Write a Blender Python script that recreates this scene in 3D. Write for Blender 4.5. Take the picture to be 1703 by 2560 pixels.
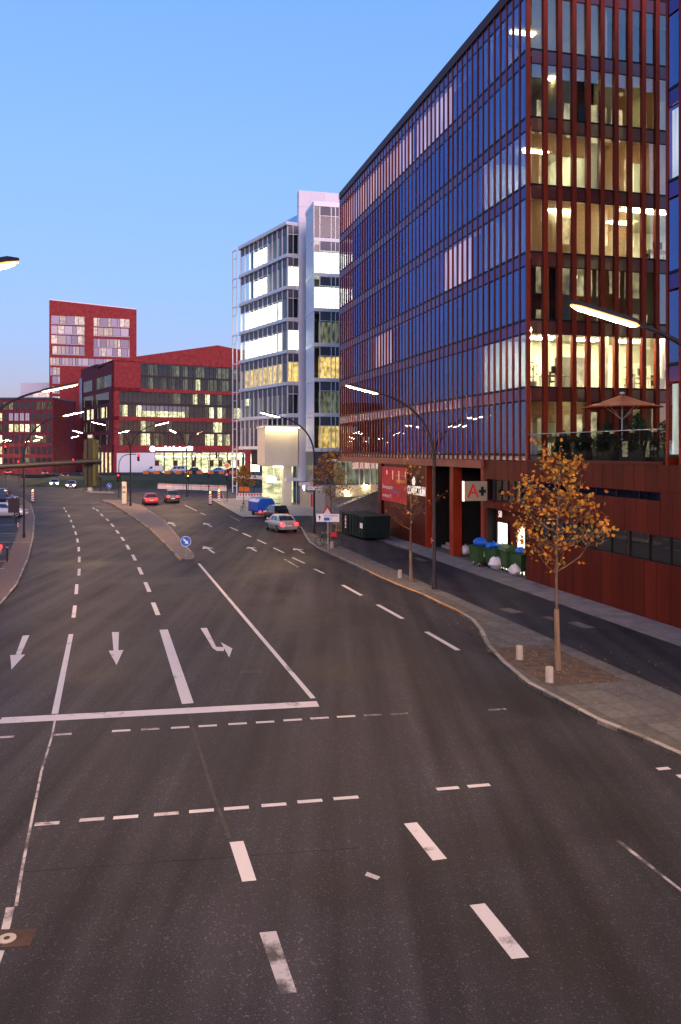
import bpy, math, random
from mathutils import Vector
R = math.radians
random.seed(7)
for o in list(bpy.data.objects):
    bpy.data.objects.remove(o, do_unlink=True)
SC = bpy.context.scene
COL = SC.collection

# ------------------------------------------------------------------ camera
CAM_H = 7.0            # eye height of the footbridge the street is seen from
FOC, PW, PH, HX, HY = 2081.0, 1703.0, 2560.0, 851.5, 1127.0
cam = bpy.data.cameras.new('camera')
cam.sensor_fit = 'HORIZONTAL'
cam.sensor_width = 36.0
cam.lens = 36.0 * FOC / PW
cam.shift_y = -(PH / 2 - HY) / PW
cam.clip_start = 0.1
cam.clip_end = 3000
cam_o = bpy.data.objects.new('camera', cam)
cam_o.location = (0, 0, CAM_H)
cam_o.rotation_euler = (R(90), 0, 0)
COL.objects.link(cam_o)
SC.camera = cam_o

# ------------------------------------------------------------------ dusk sky, last of the sun, exposure
SUN_EL, SUN_AZ = R(1.5), R(158)       # sun on the horizon behind the camera, to the right
world = bpy.data.worlds.new('World')
SC.world = world
world.use_nodes = True
wn, wl = world.node_tree.nodes, world.node_tree.links
wn.clear()
sky = wn.new('ShaderNodeTexSky')
sky.sky_type = 'NISHITA'
sky.sun_disc = False
sky.sun_elevation = SUN_EL
sky.sun_rotation = SUN_AZ
sky.air_density = 1.0
sky.dust_density = 0.6
sky.ozone_density = 3.0
# clear dusk: Nishita glow of the set sun behind the camera over the blue twilight arch
tcw = wn.new('ShaderNodeTexCoord')
sxw = wn.new('ShaderNodeSeparateXYZ')
rampw = wn.new('ShaderNodeValToRGB')
els = rampw.color_ramp.elements
els[0].position = 0.0; els[0].color = (0.30, 0.38, 0.74, 1)
els[1].position = 1.0; els[1].color = (0.10, 0.30, 0.75, 1)
for pos, c in ((0.1, (0.29, 0.42, 0.82)), (0.2, (0.30, 0.50, 0.95)), (0.32, (0.29, 0.54, 1.0)), (0.5, (0.22, 0.50, 1.0))):
    e = els.new(pos); e.color = (*c, 1)
gain = wn.new('ShaderNodeVectorMath'); gain.operation = 'SCALE'; gain.inputs['Scale'].default_value = 6.4
glow = wn.new('ShaderNodeVectorMath'); glow.operation = 'MULTIPLY'; glow.inputs[1].default_value = (4.0, 3.2, 4.2)
addw = wn.new('ShaderNodeVectorMath'); addw.operation = 'ADD'
wbg = wn.new('ShaderNodeBackground')
wbg.inputs['Strength'].default_value = 0.10
wo = wn.new('ShaderNodeOutputWorld')
wl.new(tcw.outputs['Generated'], sxw.inputs[0])
wl.new(sxw.outputs['Z'], rampw.inputs['Fac'])
wl.new(rampw.outputs['Color'], gain.inputs[0])
wl.new(sky.outputs[0], glow.inputs[0])
wl.new(gain.outputs[0], addw.inputs[0]); wl.new(glow.outputs[0], addw.inputs[1])
wl.new(addw.outputs[0], wbg.inputs['Color'])
wl.new(wbg.outputs[0], wo.inputs['Surface'])
sd = bpy.data.lights.new('sun', 'SUN')
sd.energy = 2.2
sd.angle = R(40)
sd.color = (1.0, 0.66, 0.70)
so = bpy.data.objects.new('sun', sd)
_dir = Vector((math.sin(SUN_AZ) * math.cos(R(7)), math.cos(SUN_AZ) * math.cos(R(7)), math.sin(R(7))))
so.rotation_euler = (-_dir).to_track_quat('-Z', 'Y').to_euler()
COL.objects.link(so)
SC.view_settings.view_transform = 'Standard'
SC.view_settings.look = 'None'
SC.view_settings.gamma = 1.0
SC.view_settings.use_curve_mapping = False
SC.view_settings.exposure = 0.0
SC.cycles.use_denoising = True
SC.cycles.max_bounces = 7
SC.cycles.transparent_max_bounces = 16
SC.cycles.sample_clamp_indirect = 4.0
SC.cycles.sample_clamp_direct = 0.0

# ------------------------------------------------------------------ helpers
def G(px, py, z=0.0):
    """ground position of a place surveyed in the photograph"""
    Y = FOC * (CAM_H - z) / (py - HY)
    return ((px - HX) / FOC * Y, Y)

class MB:
    def __init__(s):
        s.v = []; s.f = []
    def box(s, x0, x1, y0, y1, z0, z1):
        b = len(s.v)
        s.v += [(x0, y0, z0), (x1, y0, z0), (x1, y1, z0), (x0, y1, z0), (x0, y0, z1), (x1, y0, z1), (x1, y1, z1), (x0, y1, z1)]
        s.f += [(b, b+3, b+2, b+1), (b+4, b+5, b+6, b+7), (b, b+1, b+5, b+4), (b+1, b+2, b+6, b+5), (b+2, b+3, b+7, b+6), (b+3, b, b+4, b+7)]
        return s
    def cbox(s, x0, x1, y0, y1, z0, z1, c=0.01):
        """box with chamfered top and vertical edges"""
        b = len(s.v)
        def ring(i, z):
            return [(x0+i+c, y0+i, z), (x1-i-c, y0+i, z), (x1-i, y0+i+c, z), (x1-i, y1-i-c, z), (x1-i-c, y1-i, z), (x0+i+c, y1-i, z), (x0+i, y1-i-c, z), (x0+i, y0+i+c, z)]
        s.v += ring(0, z0) + ring(0, z1-c) + ring(c, z1)
        for k in range(2):
            for i in range(8):
                j = (i+1) % 8
                s.f.append((b+k*8+i, b+k*8+j, b+k*8+8+j, b+k*8+8+i))
        s.f.append(tuple(b+16+i for i in range(8)))
        s.f.append(tuple(b+7-i for i in range(8)))
        return s
    def quad(s, a, b_, c, d):
        b = len(s.v); s.v += [a, b_, c, d]; s.f.append((b, b+1, b+2, b+3)); return s
    def tri(s, a, b_, c):
        b = len(s.v); s.v += [a, b_, c]; s.f.append((b, b+1, b+2)); return s
    def prism(s, poly, z0, z1):
        b = len(s.v); n = len(poly)
        s.v += [(p[0], p[1], z0) for p in poly] + [(p[0], p[1], z1) for p in poly]
        s.f.append(tuple(b+n+i for i in range(n))); s.f.append(tuple(b+n-1-i for i in range(n)))
        for i in range(n):
            j = (i+1) % n
            s.f.append((b+i, b+j, b+n+j, b+n+i))
        return s
    def prism_y(s, poly, y0, y1):
        """polygon in (x,z) pushed along y"""
        b = len(s.v); n = len(poly)
        s.v += [(p[0], y0, p[1]) for p in poly] + [(p[0], y1, p[1]) for p in poly]
        s.f.append(tuple(b+i for i in range(n))); s.f.append(tuple(b+n+n-1-i for i in range(n)))
        for i in range(n):
            j = (i+1) % n
            s.f.append((b+j, b+i, b+n+i, b+n+j))
        return s
    def prism_x(s, poly, x0, x1):
        """polygon in (y,z) pushed along x"""
        b = len(s.v); n = len(poly)
        s.v += [(x0, p[0], p[1]) for p in poly] + [(x1, p[0], p[1]) for p in poly]
        s.f.append(tuple(b+n-1-i for i in range(n))); s.f.append(tuple(b+n+i for i in range(n)))
        for i in range(n):
            j = (i+1) % n
            s.f.append((b+i, b+j, b+n+j, b+n+i))
        return s
    def loft(s, rings, caps=True):
        b = len(s.v); n = len(rings[0])
        for r in rings: s.v += [tuple(p) for p in r]
        for k in range(len(rings)-1):
            for i in range(n):
                j = (i+1) % n
                s.f.append((b+k*n+i, b+k*n+j, b+k*n+n+j, b+k*n+n+i))
        if caps:
            s.f.append(tuple(b+n-1-i for i in range(n)))
            e = b+(len(rings)-1)*n
            s.f.append(tuple(e+i for i in range(n)))
        return s
    def tube(s, path, rad, n=8, caps=True):
        pts = [Vector(p) for p in path]
        if not isinstance(rad, (list, tuple)): rad = [rad]*len(pts)
        rings = []
        up = Vector((0, 0, 1))
        u = None
        for i, p in enumerate(pts):
            t = (pts[min(i+1, len(pts)-1)] - pts[max(i-1, 0)]).normalized()
            if u is None:
                a = up if abs(t.z) < 0.9 else Vector((1, 0, 0))
                u = t.cross(a).normalized()
            else:
                u = (u - t * u.dot(t)).normalized()
            w = t.cross(u)
            rings.append([p + (u*math.cos(2*math.pi*k/n) + w*math.sin(2*math.pi*k/n))*rad[i] for k in range(n)])
        return s.loft(rings, caps)
    def lathe(s, prof, n=12, c=(0, 0, 0), axis='z'):
        rings = []
        for r, z in prof:
            ring = []
            for k in range(n):
                a = 2*math.pi*k/n
                x, y = r*math.cos(a), r*math.sin(a)
                if axis == 'z': ring.append((c[0]+x, c[1]+y, c[2]+z))
                elif axis == 'y': ring.append((c[0]+y, c[1]+z, c[2]+x))
                else: ring.append((c[0]+z, c[1]+x, c[2]+y))
            rings.append(ring)
        return s.loft(rings)
    def ball(s, c, r, n=8, m=5, sz=1.0, jit=0.0, rng=random):
        rings = []
        for i in range(m+1):
            a = math.pi*(i+0.02)/(m+0.04) - math.pi/2
            rr = max(0.02, math.cos(a))*r
            rings.append([(c[0]+rr*math.cos(2*math.pi*k/n)*(1+jit*rng.uniform(-1, 1)), c[1]+rr*math.sin(2*math.pi*k/n)*(1+jit*rng.uniform(-1, 1)), c[2]+math.sin(a)*r*sz) for k in range(n)])
        return s.loft(rings)
    def mesh(s, name, mat, smooth=False):
        me = bpy.data.meshes.new(name)
        me.from_pydata(s.v, [], s.f)
        if mat: me.materials.append(mat)
        if smooth:
            me.polygons.foreach_set('use_smooth', [True]*len(me.polygons))
            try: me.set_sharp_from_angle(angle=R(40))
            except Exception: pass
        me.update()
        return me
    def build(s, name, mat, parent=None, loc=(0, 0, 0), rot=0.0, smooth=False):
        return inst(name, s.mesh(name, mat, smooth), parent, loc, rot)

def inst(name, me, parent=None, loc=(0, 0, 0), rot=0.0):
    o = bpy.data.objects.new(name, me)
    COL.objects.link(o)
    o.location = loc
    if isinstance(rot, (int, float)): o.rotation_euler = (0, 0, rot)
    else: o.rotation_euler = rot
    if parent: o.parent = parent
    return o

def tag(o, label, cat, group=None):
    o['label'] = label; o['category'] = cat
    if group: o['group'] = group
    return o
def thing(name, label, cat, loc=(0, 0, 0), rot=0.0, group=None):
    return tag(inst(name, None, None, loc, rot), label, cat, group)
def struct(o):
    o['kind'] = 'structure'; return o
def stuff(o):
    o['kind'] = 'stuff'; return o
def copy_tree(o, parent=None):
    c = o.copy(); COL.objects.link(c); c.parent = parent
    for ch in list(o.children): copy_tree(ch, c)
    return c

def text_mesh(txt, size, mat, depth=0.01, align='CENTER', xs=1.0):
    cu = bpy.data.curves.new('lettering', 'FONT')
    cu.body = txt; cu.size = size; cu.extrude = depth; cu.align_x = align; cu.align_y = 'CENTER'
    o = bpy.data.objects.new('lettering', cu); COL.objects.link(o)
    bpy.context.view_layer.update()
    me = bpy.data.meshes.new_from_object(o.evaluated_get(bpy.context.evaluated_depsgraph_get()))
    bpy.data.objects.remove(o); bpy.data.curves.remove(cu)
    me.materials.clear(); me.materials.append(mat)
    if xs != 1.0:
        for v in me.vertices: v.co.x *= xs
    me.name = 'lettering'
    return me

# ------------------------------------------------------------------ materials
MATS = {}
def mat(name, col, rough=0.6, metal=0.0, var=0.0, vscale=3.0, bump=0.0, bscale=40.0, emit=None, estr=0.0, spec=0.22, coords='Object', coat=0.0, rand=0.0, streak=False):
    m = bpy.data.materials.new(name); MATS[name] = m
    m.use_nodes = True
    nt = m.node_tree; n = nt.nodes; l = nt.links
    p = n['Principled BSDF']
    p.inputs['Base Color'].default_value = (*col, 1)
    p.inputs['Roughness'].default_value = rough
    p.inputs['Metallic'].default_value = metal
    p.inputs['Specular IOR Level'].default_value = spec
    p.inputs['Coat Weight'].default_value = coat
    if var or bump:
        tc = n.new('ShaderNodeTexCoord')
        mp = n.new('ShaderNodeMapping')
        l.new(tc.outputs[coords], mp.inputs['Vector'])
        if streak: mp.inputs['Scale'].default_value = (1, 1, 0.12)
    last = None
    if var:
        t = n.new('ShaderNodeTexNoise'); t.inputs['Scale'].default_value = vscale; t.inputs['Detail'].default_value = 6; t.inputs['Roughness'].default_value = 0.65
        l.new(mp.outputs[0], t.inputs['Vector'])
        r = n.new('ShaderNodeMapRange'); r.inputs['From Min'].default_value = 0.3; r.inputs['From Max'].default_value = 0.7
        r.inputs['To Min'].default_value = 1-var; r.inputs['To Max'].default_value = 1+var
        l.new(t.outputs['Fac'], r.inputs['Value'])
        last = r.outputs[0]
    if rand:
        oi = n.new('ShaderNodeObjectInfo')
        r2 = n.new('ShaderNodeMapRange'); r2.inputs['To Min'].default_value = 1-rand; r2.inputs['To Max'].default_value = 1+rand
        l.new(oi.outputs['Random'], r2.inputs['Value'])
        if last:
            mm = n.new('ShaderNodeMath'); mm.operation = 'MULTIPLY'
            l.new(last, mm.inputs[0]); l.new(r2.outputs[0], mm.inputs[1]); last = mm.outputs[0]
        else: last = r2.outputs[0]
    if last:
        vm = n.new('ShaderNodeVectorMath'); vm.operation = 'SCALE'
        vm.inputs[0].default_value = col
        l.new(last, vm.inputs['Scale'])
        l.new(vm.outputs[0], p.inputs['Base Color'])
    if bump:
        t2 = n.new('ShaderNodeTexNoise'); t2.inputs['Scale'].default_value = bscale; t2.inputs['Detail'].default_value = 4
        l.new(mp.outputs[0], t2.inputs['Vector'])
        b = n.new('ShaderNodeBump'); b.inputs['Strength'].default_value = bump; b.inputs['Distance'].default_value = 0.02
        l.new(t2.outputs['Fac'], b.inputs['Height']); l.new(b.outputs[0], p.inputs['Normal'])
    if emit:
        p.inputs['Emission Color'].default_value = (*emit, 1)
        p.inputs['Emission Strength'].default_value = estr
    return m

def glass(name, tint=(0.75, 0.8, 0.82), ior=2.0, wav=0.0, rough=0.0, refl=(1, 1, 1)):
    m = bpy.data.materials.new(name); MATS[name] = m
    m.use_nodes = True
    nt = m.node_tree; n = nt.nodes; l = nt.links
    n.clear()
    out = n.new('ShaderNodeOutputMaterial')
    mix = n.new('ShaderNodeMixShader')
    fr = n.new('ShaderNodeFresnel'); fr.inputs['IOR'].default_value = ior
    tr = n.new('ShaderNodeBsdfTransparent'); tr.inputs['Color'].default_value = (*tint, 1)
    gl = n.new('ShaderNodeBsdfGlossy'); gl.inputs['Roughness'].default_value = rough; gl.inputs['Color'].default_value = (*refl, 1)
    geo = n.new('ShaderNodeNewGeometry')
    inv = n.new('ShaderNodeMath'); inv.operation = 'SUBTRACT'; inv.inputs[0].default_value = 1.0; l.new(geo.outputs['Backfacing'], inv.inputs[1])
    fm = n.new('ShaderNodeMath'); fm.operation = 'MULTIPLY'; l.new(fr.outputs[0], fm.inputs[0]); l.new(inv.outputs[0], fm.inputs[1])
    l.new(fm.outputs[0], mix.inputs['Fac']); l.new(tr.outputs[0], mix.inputs[1]); l.new(gl.outputs[0], mix.inputs[2])
    if wav:
        tc = n.new('ShaderNodeTexCoord')
        oi = n.new('ShaderNodeObjectInfo')
        ad = n.new('ShaderNodeVectorMath'); ad.operation = 'ADD'
        sc = n.new('ShaderNodeVectorMath'); sc.operation = 'SCALE'; sc.inputs[0].default_value = (17, 31, 11)
        l.new(oi.outputs['Random'], sc.inputs['Scale'])
        l.new(tc.outputs['Object'], ad.inputs[0]); l.new(sc.outputs[0], ad.inputs[1])
        t = n.new('ShaderNodeTexNoise'); t.inputs['Scale'].default_value = 0.8; t.inputs['Detail'].default_value = 1
        l.new(ad.outputs[0], t.inputs['Vector'])
        b = n.new('ShaderNodeBump'); b.inputs['Strength'].default_value = wav; b.inputs['Distance'].default_value = 0.05
        l.new(t.outputs['Fac'], b.inputs['Height'])
        l.new(b.outputs[0], gl.inputs['Normal'])
    l.new(mix.outputs[0], out.inputs['Surface'])
    return m

def lit(name, col, strength, var=0.35, scale=(0.6, 0.6, 2.2), rand=0.3, dark=0.0, dscale=1.4):
    """a lit room or blind seen through a window: it gives off light"""
    m = bpy.data.materials.new(name); MATS[name] = m
    m.use_nodes = True
    nt = m.node_tree; n = nt.nodes; l = nt.links
    n.clear()
    out = n.new('ShaderNodeOutputMaterial'); em = n.new('ShaderNodeEmission')
    em.inputs['Color'].default_value = (*col, 1)
    tc = n.new('ShaderNodeTexCoord'); oi = n.new('ShaderNodeObjectInfo')
    ad = n.new('ShaderNodeVectorMath'); ad.operation = 'ADD'
    sc = n.new('ShaderNodeVectorMath'); sc.operation = 'SCALE'; sc.inputs[0].default_value = (37, 53, 29)
    l.new(oi.outputs['Random'], sc.inputs['Scale'])
    l.new(tc.outputs['Object'], ad.inputs[0]); l.new(sc.outputs[0], ad.inputs[1])
    mp = n.new('ShaderNodeMapping'); mp.inputs['Scale'].default_value = scale
    l.new(ad.outputs[0], mp.inputs['Vector'])
    t = n.new('ShaderNodeTexNoise'); t.inputs['Scale'].default_value = dscale; t.inputs['Detail'].default_value = 3
    l.new(mp.outputs[0], t.inputs['Vector'])
    r = n.new('ShaderNodeMapRange'); r.inputs['From Min'].default_value = 0.35; r.inputs['From Max'].default_value = 0.65
    r.inputs['To Min'].default_value = max(dark, 1-var); r.inputs['To Max'].default_value = 1+var
    l.new(t.outputs['Fac'], r.inputs['Value'])
    r2 = n.new('ShaderNodeMapRange'); r2.inputs['To Min'].default_value = strength*(1-rand); r2.inputs['To Max'].default_value = strength*(1+rand)
    l.new(oi.outputs['Random'], r2.inputs['Value'])
    mm = n.new('ShaderNodeMath'); mm.operation = 'MULTIPLY'
    l.new(r.outputs[0], mm.inputs[0]); l.new(r2.outputs[0], mm.inputs[1]); l.new(mm.outputs[0], em.inputs['Strength'])
    l.new(em.outputs[0], out.inputs['Surface'])
    return m

def brick_mat(name, c1, c2, mortar, scale=1.0):
    m = mat(name, c1, 0.85)
    nt = m.node_tree; n = nt.nodes; l = nt.links; p = n['Principled BSDF']
    tc = n.new('ShaderNodeTexCoord')
    sx = n.new('ShaderNodeSeparateXYZ'); l.new(tc.outputs['Object'], sx.inputs[0])
    a = n.new('ShaderNodeMath'); a.operation = 'ADD'; l.new(sx.outputs[0], a.inputs[0]); l.new(sx.outputs[1], a.inputs[1])
    cx = n.new('ShaderNodeCombineXYZ'); l.new(a.outputs[0], cx.inputs[0]); l.new(sx.outputs[2], cx.inputs[1])
    b = n.new('ShaderNodeTexBrick'); b.inputs['Scale'].default_value = scale
    b.inputs['Color1'].default_value = (*c1, 1); b.inputs['Color2'].default_value = (*c2, 1); b.inputs['Mortar'].default_value = (*mortar, 1)
    b.inputs['Mortar Size'].default_value = 0.012; b.inputs['Brick Width'].default_value = 0.5; b.inputs['Row Height'].default_value = 0.16
    l.new(cx.outputs[0], b.inputs['Vector'])
    t = n.new('ShaderNodeTexNoise'); t.inputs['Scale'].default_value = 0.9; t.inputs['Detail'].default_value = 8; t.inputs['Roughness'].default_value = 0.7
    l.new(tc.outputs['Object'], t.inputs['Vector'])
    mr = n.new('ShaderNodeMapRange'); mr.inputs['From Min'].default_value = 0.3; mr.inputs['From Max'].default_value = 0.7; mr.inputs['To Min'].default_value = 0.65; mr.inputs['To Max'].default_value = 1.35
    l.new(t.outputs['Fac'], mr.inputs['Value'])
    vm = n.new('ShaderNodeVectorMath'); vm.operation = 'SCALE'
    l.new(b.outputs['Color'], vm.inputs[0]); l.new(mr.outputs[0], vm.inputs['Scale'])
    l.new(vm.outputs[0], p.inputs['Base Color'])
    return m

def asphalt_mat(name, base, patch=0.35, speck=0.5):
    m = mat(name, base, 0.72, spec=0.08)
    nt = m.node_tree; n = nt.nodes; l = nt.links; p = n['Principled BSDF']
    tc = n.new('ShaderNodeTexCoord')
    big = n.new('ShaderNodeTexNoise'); big.inputs['Scale'].default_value = 0.16; big.inputs['Detail'].default_value = 7; big.inputs['Roughness'].default_value = 0.62
    # wear streaks run along the lanes
    mp = n.new('ShaderNodeMapping'); mp.inputs['Scale'].default_value = (1.3, 0.05, 1); mp.inputs['Rotation'].default_value = (0, 0, R(8))
    st = n.new('ShaderNodeTexNoise'); st.inputs['Scale'].default_value = 1.0; st.inputs['Detail'].default_value = 5
    fi = n.new('ShaderNodeTexNoise'); fi.inputs['Scale'].default_value = 55; fi.inputs['Detail'].default_value = 3
    vo = n.new('ShaderNodeTexVoronoi'); vo.inputs['Scale'].default_value = 38
    l.new(tc.outputs['Object'], big.inputs['Vector']); l.new(tc.outputs['Object'], mp.inputs['Vector']); l.new(mp.outputs[0], st.inputs['Vector'])
    l.new(tc.outputs['Object'], fi.inputs['Vector']); l.new(tc.outputs['Object'], vo.inputs['Vector'])
    def rng(src, a, b, lo, hi):
        r = n.new('ShaderNodeMapRange'); r.inputs['From Min'].default_value = a; r.inputs['From Max'].default_value = b
        r.inputs['To Min'].default_value = lo; r.inputs['To Max'].default_value = hi
        l.new(src, r.inputs['Value']); return r.outputs[0]
    f1 = rng(big.outputs['Fac'], 0.3, 0.7, 1-patch, 1+patch)
    f2 = rng(st.outputs['Fac'], 0.3, 0.7, 0.55, 1.5)
    f3 = rng(fi.outputs['Fac'], 0.3, 0.7, 1-speck, 1+speck)
    wn_ = n.new('ShaderNodeTexWhiteNoise'); l.new(vo.outputs['Color'], wn_.inputs['Vector'])
    f4 = rng(wn_.outputs['Value'], 0.9, 1.0, 1.0, 2.4)
    def mul(a, b):
        x = n.new('ShaderNodeMath'); x.operation = 'MULTIPLY'; l.new(a, x.inputs[0]); l.new(b, x.inputs[1]); return x.outputs[0]
    f = mul(mul(f1, f2), mul(f3, f4))
    vm = n.new('ShaderNodeVectorMath'); vm.operation = 'SCALE'; vm.inputs[0].default_value = base
    l.new(f, vm.inputs['Scale']); l.new(vm.outputs[0], p.inputs['Base Color'])
    l.new(rng(big.outputs['Fac'], 0.3, 0.7, 0.5, 0.8), p.inputs['Roughness'])
    bp = n.new('ShaderNodeBump'); bp.inputs['Strength'].default_value = 0.5; bp.inputs['Distance'].default_value = 0.01
    l.new(fi.outputs['Fac'], bp.inputs['Height']); l.new(bp.outputs[0], p.inputs['Normal'])
    return m

def paint_mat(name, col, under, wear=0.42):
    """road paint worn through to the asphalt in places"""
    m = mat(name, col, 0.65)
    nt = m.node_tree; n = nt.nodes; l = nt.links; p = n['Principled BSDF']
    tc = n.new('ShaderNodeTexCoord')
    t = n.new('ShaderNodeTexNoise'); t.inputs['Scale'].default_value = 1.1; t.inputs['Detail'].default_value = 10; t.inputs['Roughness'].default_value = 0.72
    l.new(tc.outputs['Object'], t.inputs['Vector'])
    r = n.new('ShaderNodeMapRange'); r.inputs['From Min'].default_value = wear-0.05; r.inputs['From Max'].default_value = wear+0.06
    l.new(t.outputs['Fac'], r.inputs['Value'])
    mx = n.new('ShaderNodeMix'); mx.data_type = 'RGBA'
    mx.inputs[6].default_value = (*under, 1); mx.inputs[7].default_value = (*col, 1)
    l.new(r.outputs[0], mx.inputs[0]); l.new(mx.outputs[2], p.inputs['Base Color'])
    return m

asphalt_mat('asphalt', (0.025, 0.0242, 0.0285), 0.65, 0.6)
asphalt_mat('path_asphalt', (0.022, 0.022, 0.03), 0.25, 0.3)
mat('pave_base', (0.08, 0.075, 0.07), 0.85, var=0.3, vscale=3)
mat('rust_plate', (0.05, 0.028, 0.02), 0.8, var=0.4)
mat('sign_dull', (0.3, 0.26, 0.18), 0.5)
paint_mat('road_paint', (0.44, 0.42, 0.44), (0.07, 0.065, 0.066), 0.37)
paint_mat('worn_paint', (0.36, 0.34, 0.35), (0.055, 0.05, 0.052), 0.48)
mat('slab', (0.1, 0.094, 0.092), 0.8, var=0.25, vscale=5, bump=0.15, rand=0.18)
mat('joint', (0.05, 0.047, 0.044), 0.95, var=0.3)
mat('kerb', (0.2, 0.18, 0.16), 0.85, var=0.4, vscale=4, bump=0.2, rand=0.35)
mat('kerb_worn', (0.34, 0.2, 0.09), 0.8, var=0.35, vscale=4, bump=0.2, rand=0.2)
mat('cobble', (0.12, 0.095, 0.085), 0.85, var=0.5, vscale=7, bump=0.5, bscale=12)
mat('brick_paving', (0.12, 0.085, 0.075), 0.85, var=0.45, vscale=8, bump=0.3, bscale=10)
mat('island', (0.17, 0.125, 0.11), 0.85, var=0.25, vscale=2.5, bump=0.15)
mat('soil', (0.085, 0.06, 0.045), 0.95, var=0.5, vscale=4, bump=0.8, bscale=16)
mat('grass', (0.035, 0.045, 0.02), 0.95, var=0.5, vscale=0.5, bump=0.8, bscale=6)
mat('fascia', (0.30, 0.085, 0.05), 0.5, var=0.1, rand=0.1, spec=0.12)  # paler copy of the cladding, lamp light on the fascia put into its colour
mat('corten_wall_shaded', (0.09, 0.011, 0.005), 0.5, var=0.25, vscale=0.9, rand=0.2, spec=0.1, bump=0.04, bscale=2, streak=True)  # darker copy of corten, the podium's shade put into its colour
mat('corten', (0.27, 0.031, 0.011), 0.42, 0.0, spec=0.12, var=0.16, vscale=1.2, rand=0.14, bump=0.03, bscale=3)
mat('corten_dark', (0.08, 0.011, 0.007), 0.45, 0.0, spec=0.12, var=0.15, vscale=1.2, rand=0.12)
mat('spandrel', (0.085, 0.05, 0.16), 0.28, 1.0, var=0.08, rand=0.12)  # violet of the mirrored sky put into the colour of the red panels
mat('end_spandrel', (0.12, 0.02, 0.025), 0.2, 0.0, var=0.08, rand=0.1, coat=0.35, spec=0.6)
mat('black_gap', (0.012, 0.011, 0.012), 0.6)
mat('interior_dark', (0.035, 0.035, 0.045), 0.8, var=0.4, vscale=0.5)
mat('interior_wall', (0.68, 0.66, 0.55), 0.8, var=0.06)
mat('interior_floor', (0.2, 0.18, 0.15), 0.7)
glass('facade_glass', (0.62, 0.66, 0.7), 3.3, wav=0.015, refl=(0.3, 0.47, 0.95))
glass('end_glass', (0.88, 0.9, 0.84), 2.6, wav=0.05)
glass('clear_glass', (0.85, 0.9, 0.88), 1.6, wav=0.02)
glass('rail_glass', (0.7, 0.76, 0.72), 1.7)
mat('white_panel', (0.84, 0.81, 0.83), 0.4, var=0.04, rand=0.05)
mat('white_metal', (0.82, 0.82, 0.8), 0.35, 0.1)
mat('dark_panel', (0.085, 0.09, 0.115), 0.25, 0.1, rand=0.2)
mat('cream_panel', (0.78, 0.7, 0.5), 0.5, var=0.04, rand=0.03)
mat('stone', (0.36, 0.32, 0.27), 0.75, var=0.15, vscale=2)
mat('concrete', (0.15, 0.14, 0.145), 0.85, var=0.3, vscale=1.2, bump=0.1)
brick_mat('brick_red', (0.36, 0.042, 0.038), (0.25, 0.032, 0.034), (0.3, 0.08, 0.075), 1.0)
brick_mat('brick_purple', (0.2, 0.035, 0.045), (0.15, 0.03, 0.04), (0.14, 0.05, 0.055), 1.0)
mat('window_frame', (0.05, 0.035, 0.035), 0.5)
mat('light_frame', (0.6, 0.58, 0.6), 0.5)
mat('shutter', (0.42, 0.38, 0.46), 0.5, rand=0.25)
mat('pole_paint', (0.022, 0.02, 0.021), 0.45, 0.0, var=0.2, vscale=4)
mat('galv', (0.35, 0.36, 0.36), 0.4, 0.7, var=0.15)
mat('signal_black', (0.02, 0.022, 0.02), 0.5)
mat('signal_back', (0.035, 0.04, 0.012), 0.5)
mat('lens_off', (0.02, 0.02, 0.02), 0.25)
mat('lens_red', (0.5, 0.02, 0.02), 0.3, emit=(1, 0.008, 0.012), estr=24)
mat('lens_amber', (0.5, 0.3, 0.02), 0.3, emit=(1, 0.45, 0.03), estr=12)
mat('lamp_white', (1, 0.9, 0.75), 0.4, emit=(1.0, 0.58, 0.26), estr=2200)
mat('lamp_halo', (0.9, 0.6, 0.3), 0.4, emit=(1.0, 0.5, 0.1), estr=1.4)  # glowing rim added around the tube as its warm halo
mat('small_lamp', (1, 0.9, 0.7), 0.4, emit=(1, 0.8, 0.5), estr=60)
mat('sign_white', (0.75, 0.74, 0.74), 0.5, var=0.05)
mat('sign_blue', (0.01, 0.13, 0.5), 0.4)
mat('sign_red', (0.55, 0.02, 0.025), 0.45)
mat('sign_orange', (0.8, 0.25, 0.02), 0.45)
mat('ink', (0.02, 0.02, 0.025), 0.6)
mat('bark', (0.12, 0.085, 0.055), 0.9, var=0.35, vscale=6, bump=0.6, bscale=20)
mat('bark_pale', (0.2, 0.135, 0.085), 0.85, var=0.3, vscale=9, bump=0.5, bscale=25, streak=True)
def leaf_mat(name, c1, c2, c3):
    m = mat(name, c1, 0.55)
    n = m.node_tree.nodes; l = m.node_tree.links; p = n['Principled BSDF']
    g = n.new('ShaderNodeNewGeometry'); cr = n.new('ShaderNodeValToRGB')
    cr.color_ramp.elements[0].color = (*c1, 1); cr.color_ramp.elements[1].color = (*c3, 1)
    e = cr.color_ramp.elements.new(0.5); e.color = (*c2, 1)
    l.new(g.outputs['Random Per Island'], cr.inputs[0]); l.new(cr.outputs[0], p.inputs['Base Color'])
    p.inputs['Subsurface Weight'].default_value = 0.0
leaf_mat('leaf_orange', (0.3, 0.1, 0.01), (0.4, 0.17, 0.015), (0.18, 0.14, 0.022))
leaf_mat('leaf_gold', (0.36, 0.16, 0.018), (0.26, 0.1, 0.012), (0.38, 0.21, 0.025))
leaf_mat('leaf_green', (0.02, 0.05, 0.015), (0.035, 0.08, 0.02), (0.012, 0.03, 0.012))
mat('tyre', (0.015, 0.015, 0.016), 0.85)
mat('rim', (0.3, 0.3, 0.31), 0.35, 0.8)
mat('car_glass', (0.015, 0.018, 0.022), 0.05, spec=0.9)
mat('tail_lit', (0.5, 0.02, 0.02), 0.3, emit=(1, 0.008, 0.01), estr=20)
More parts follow.
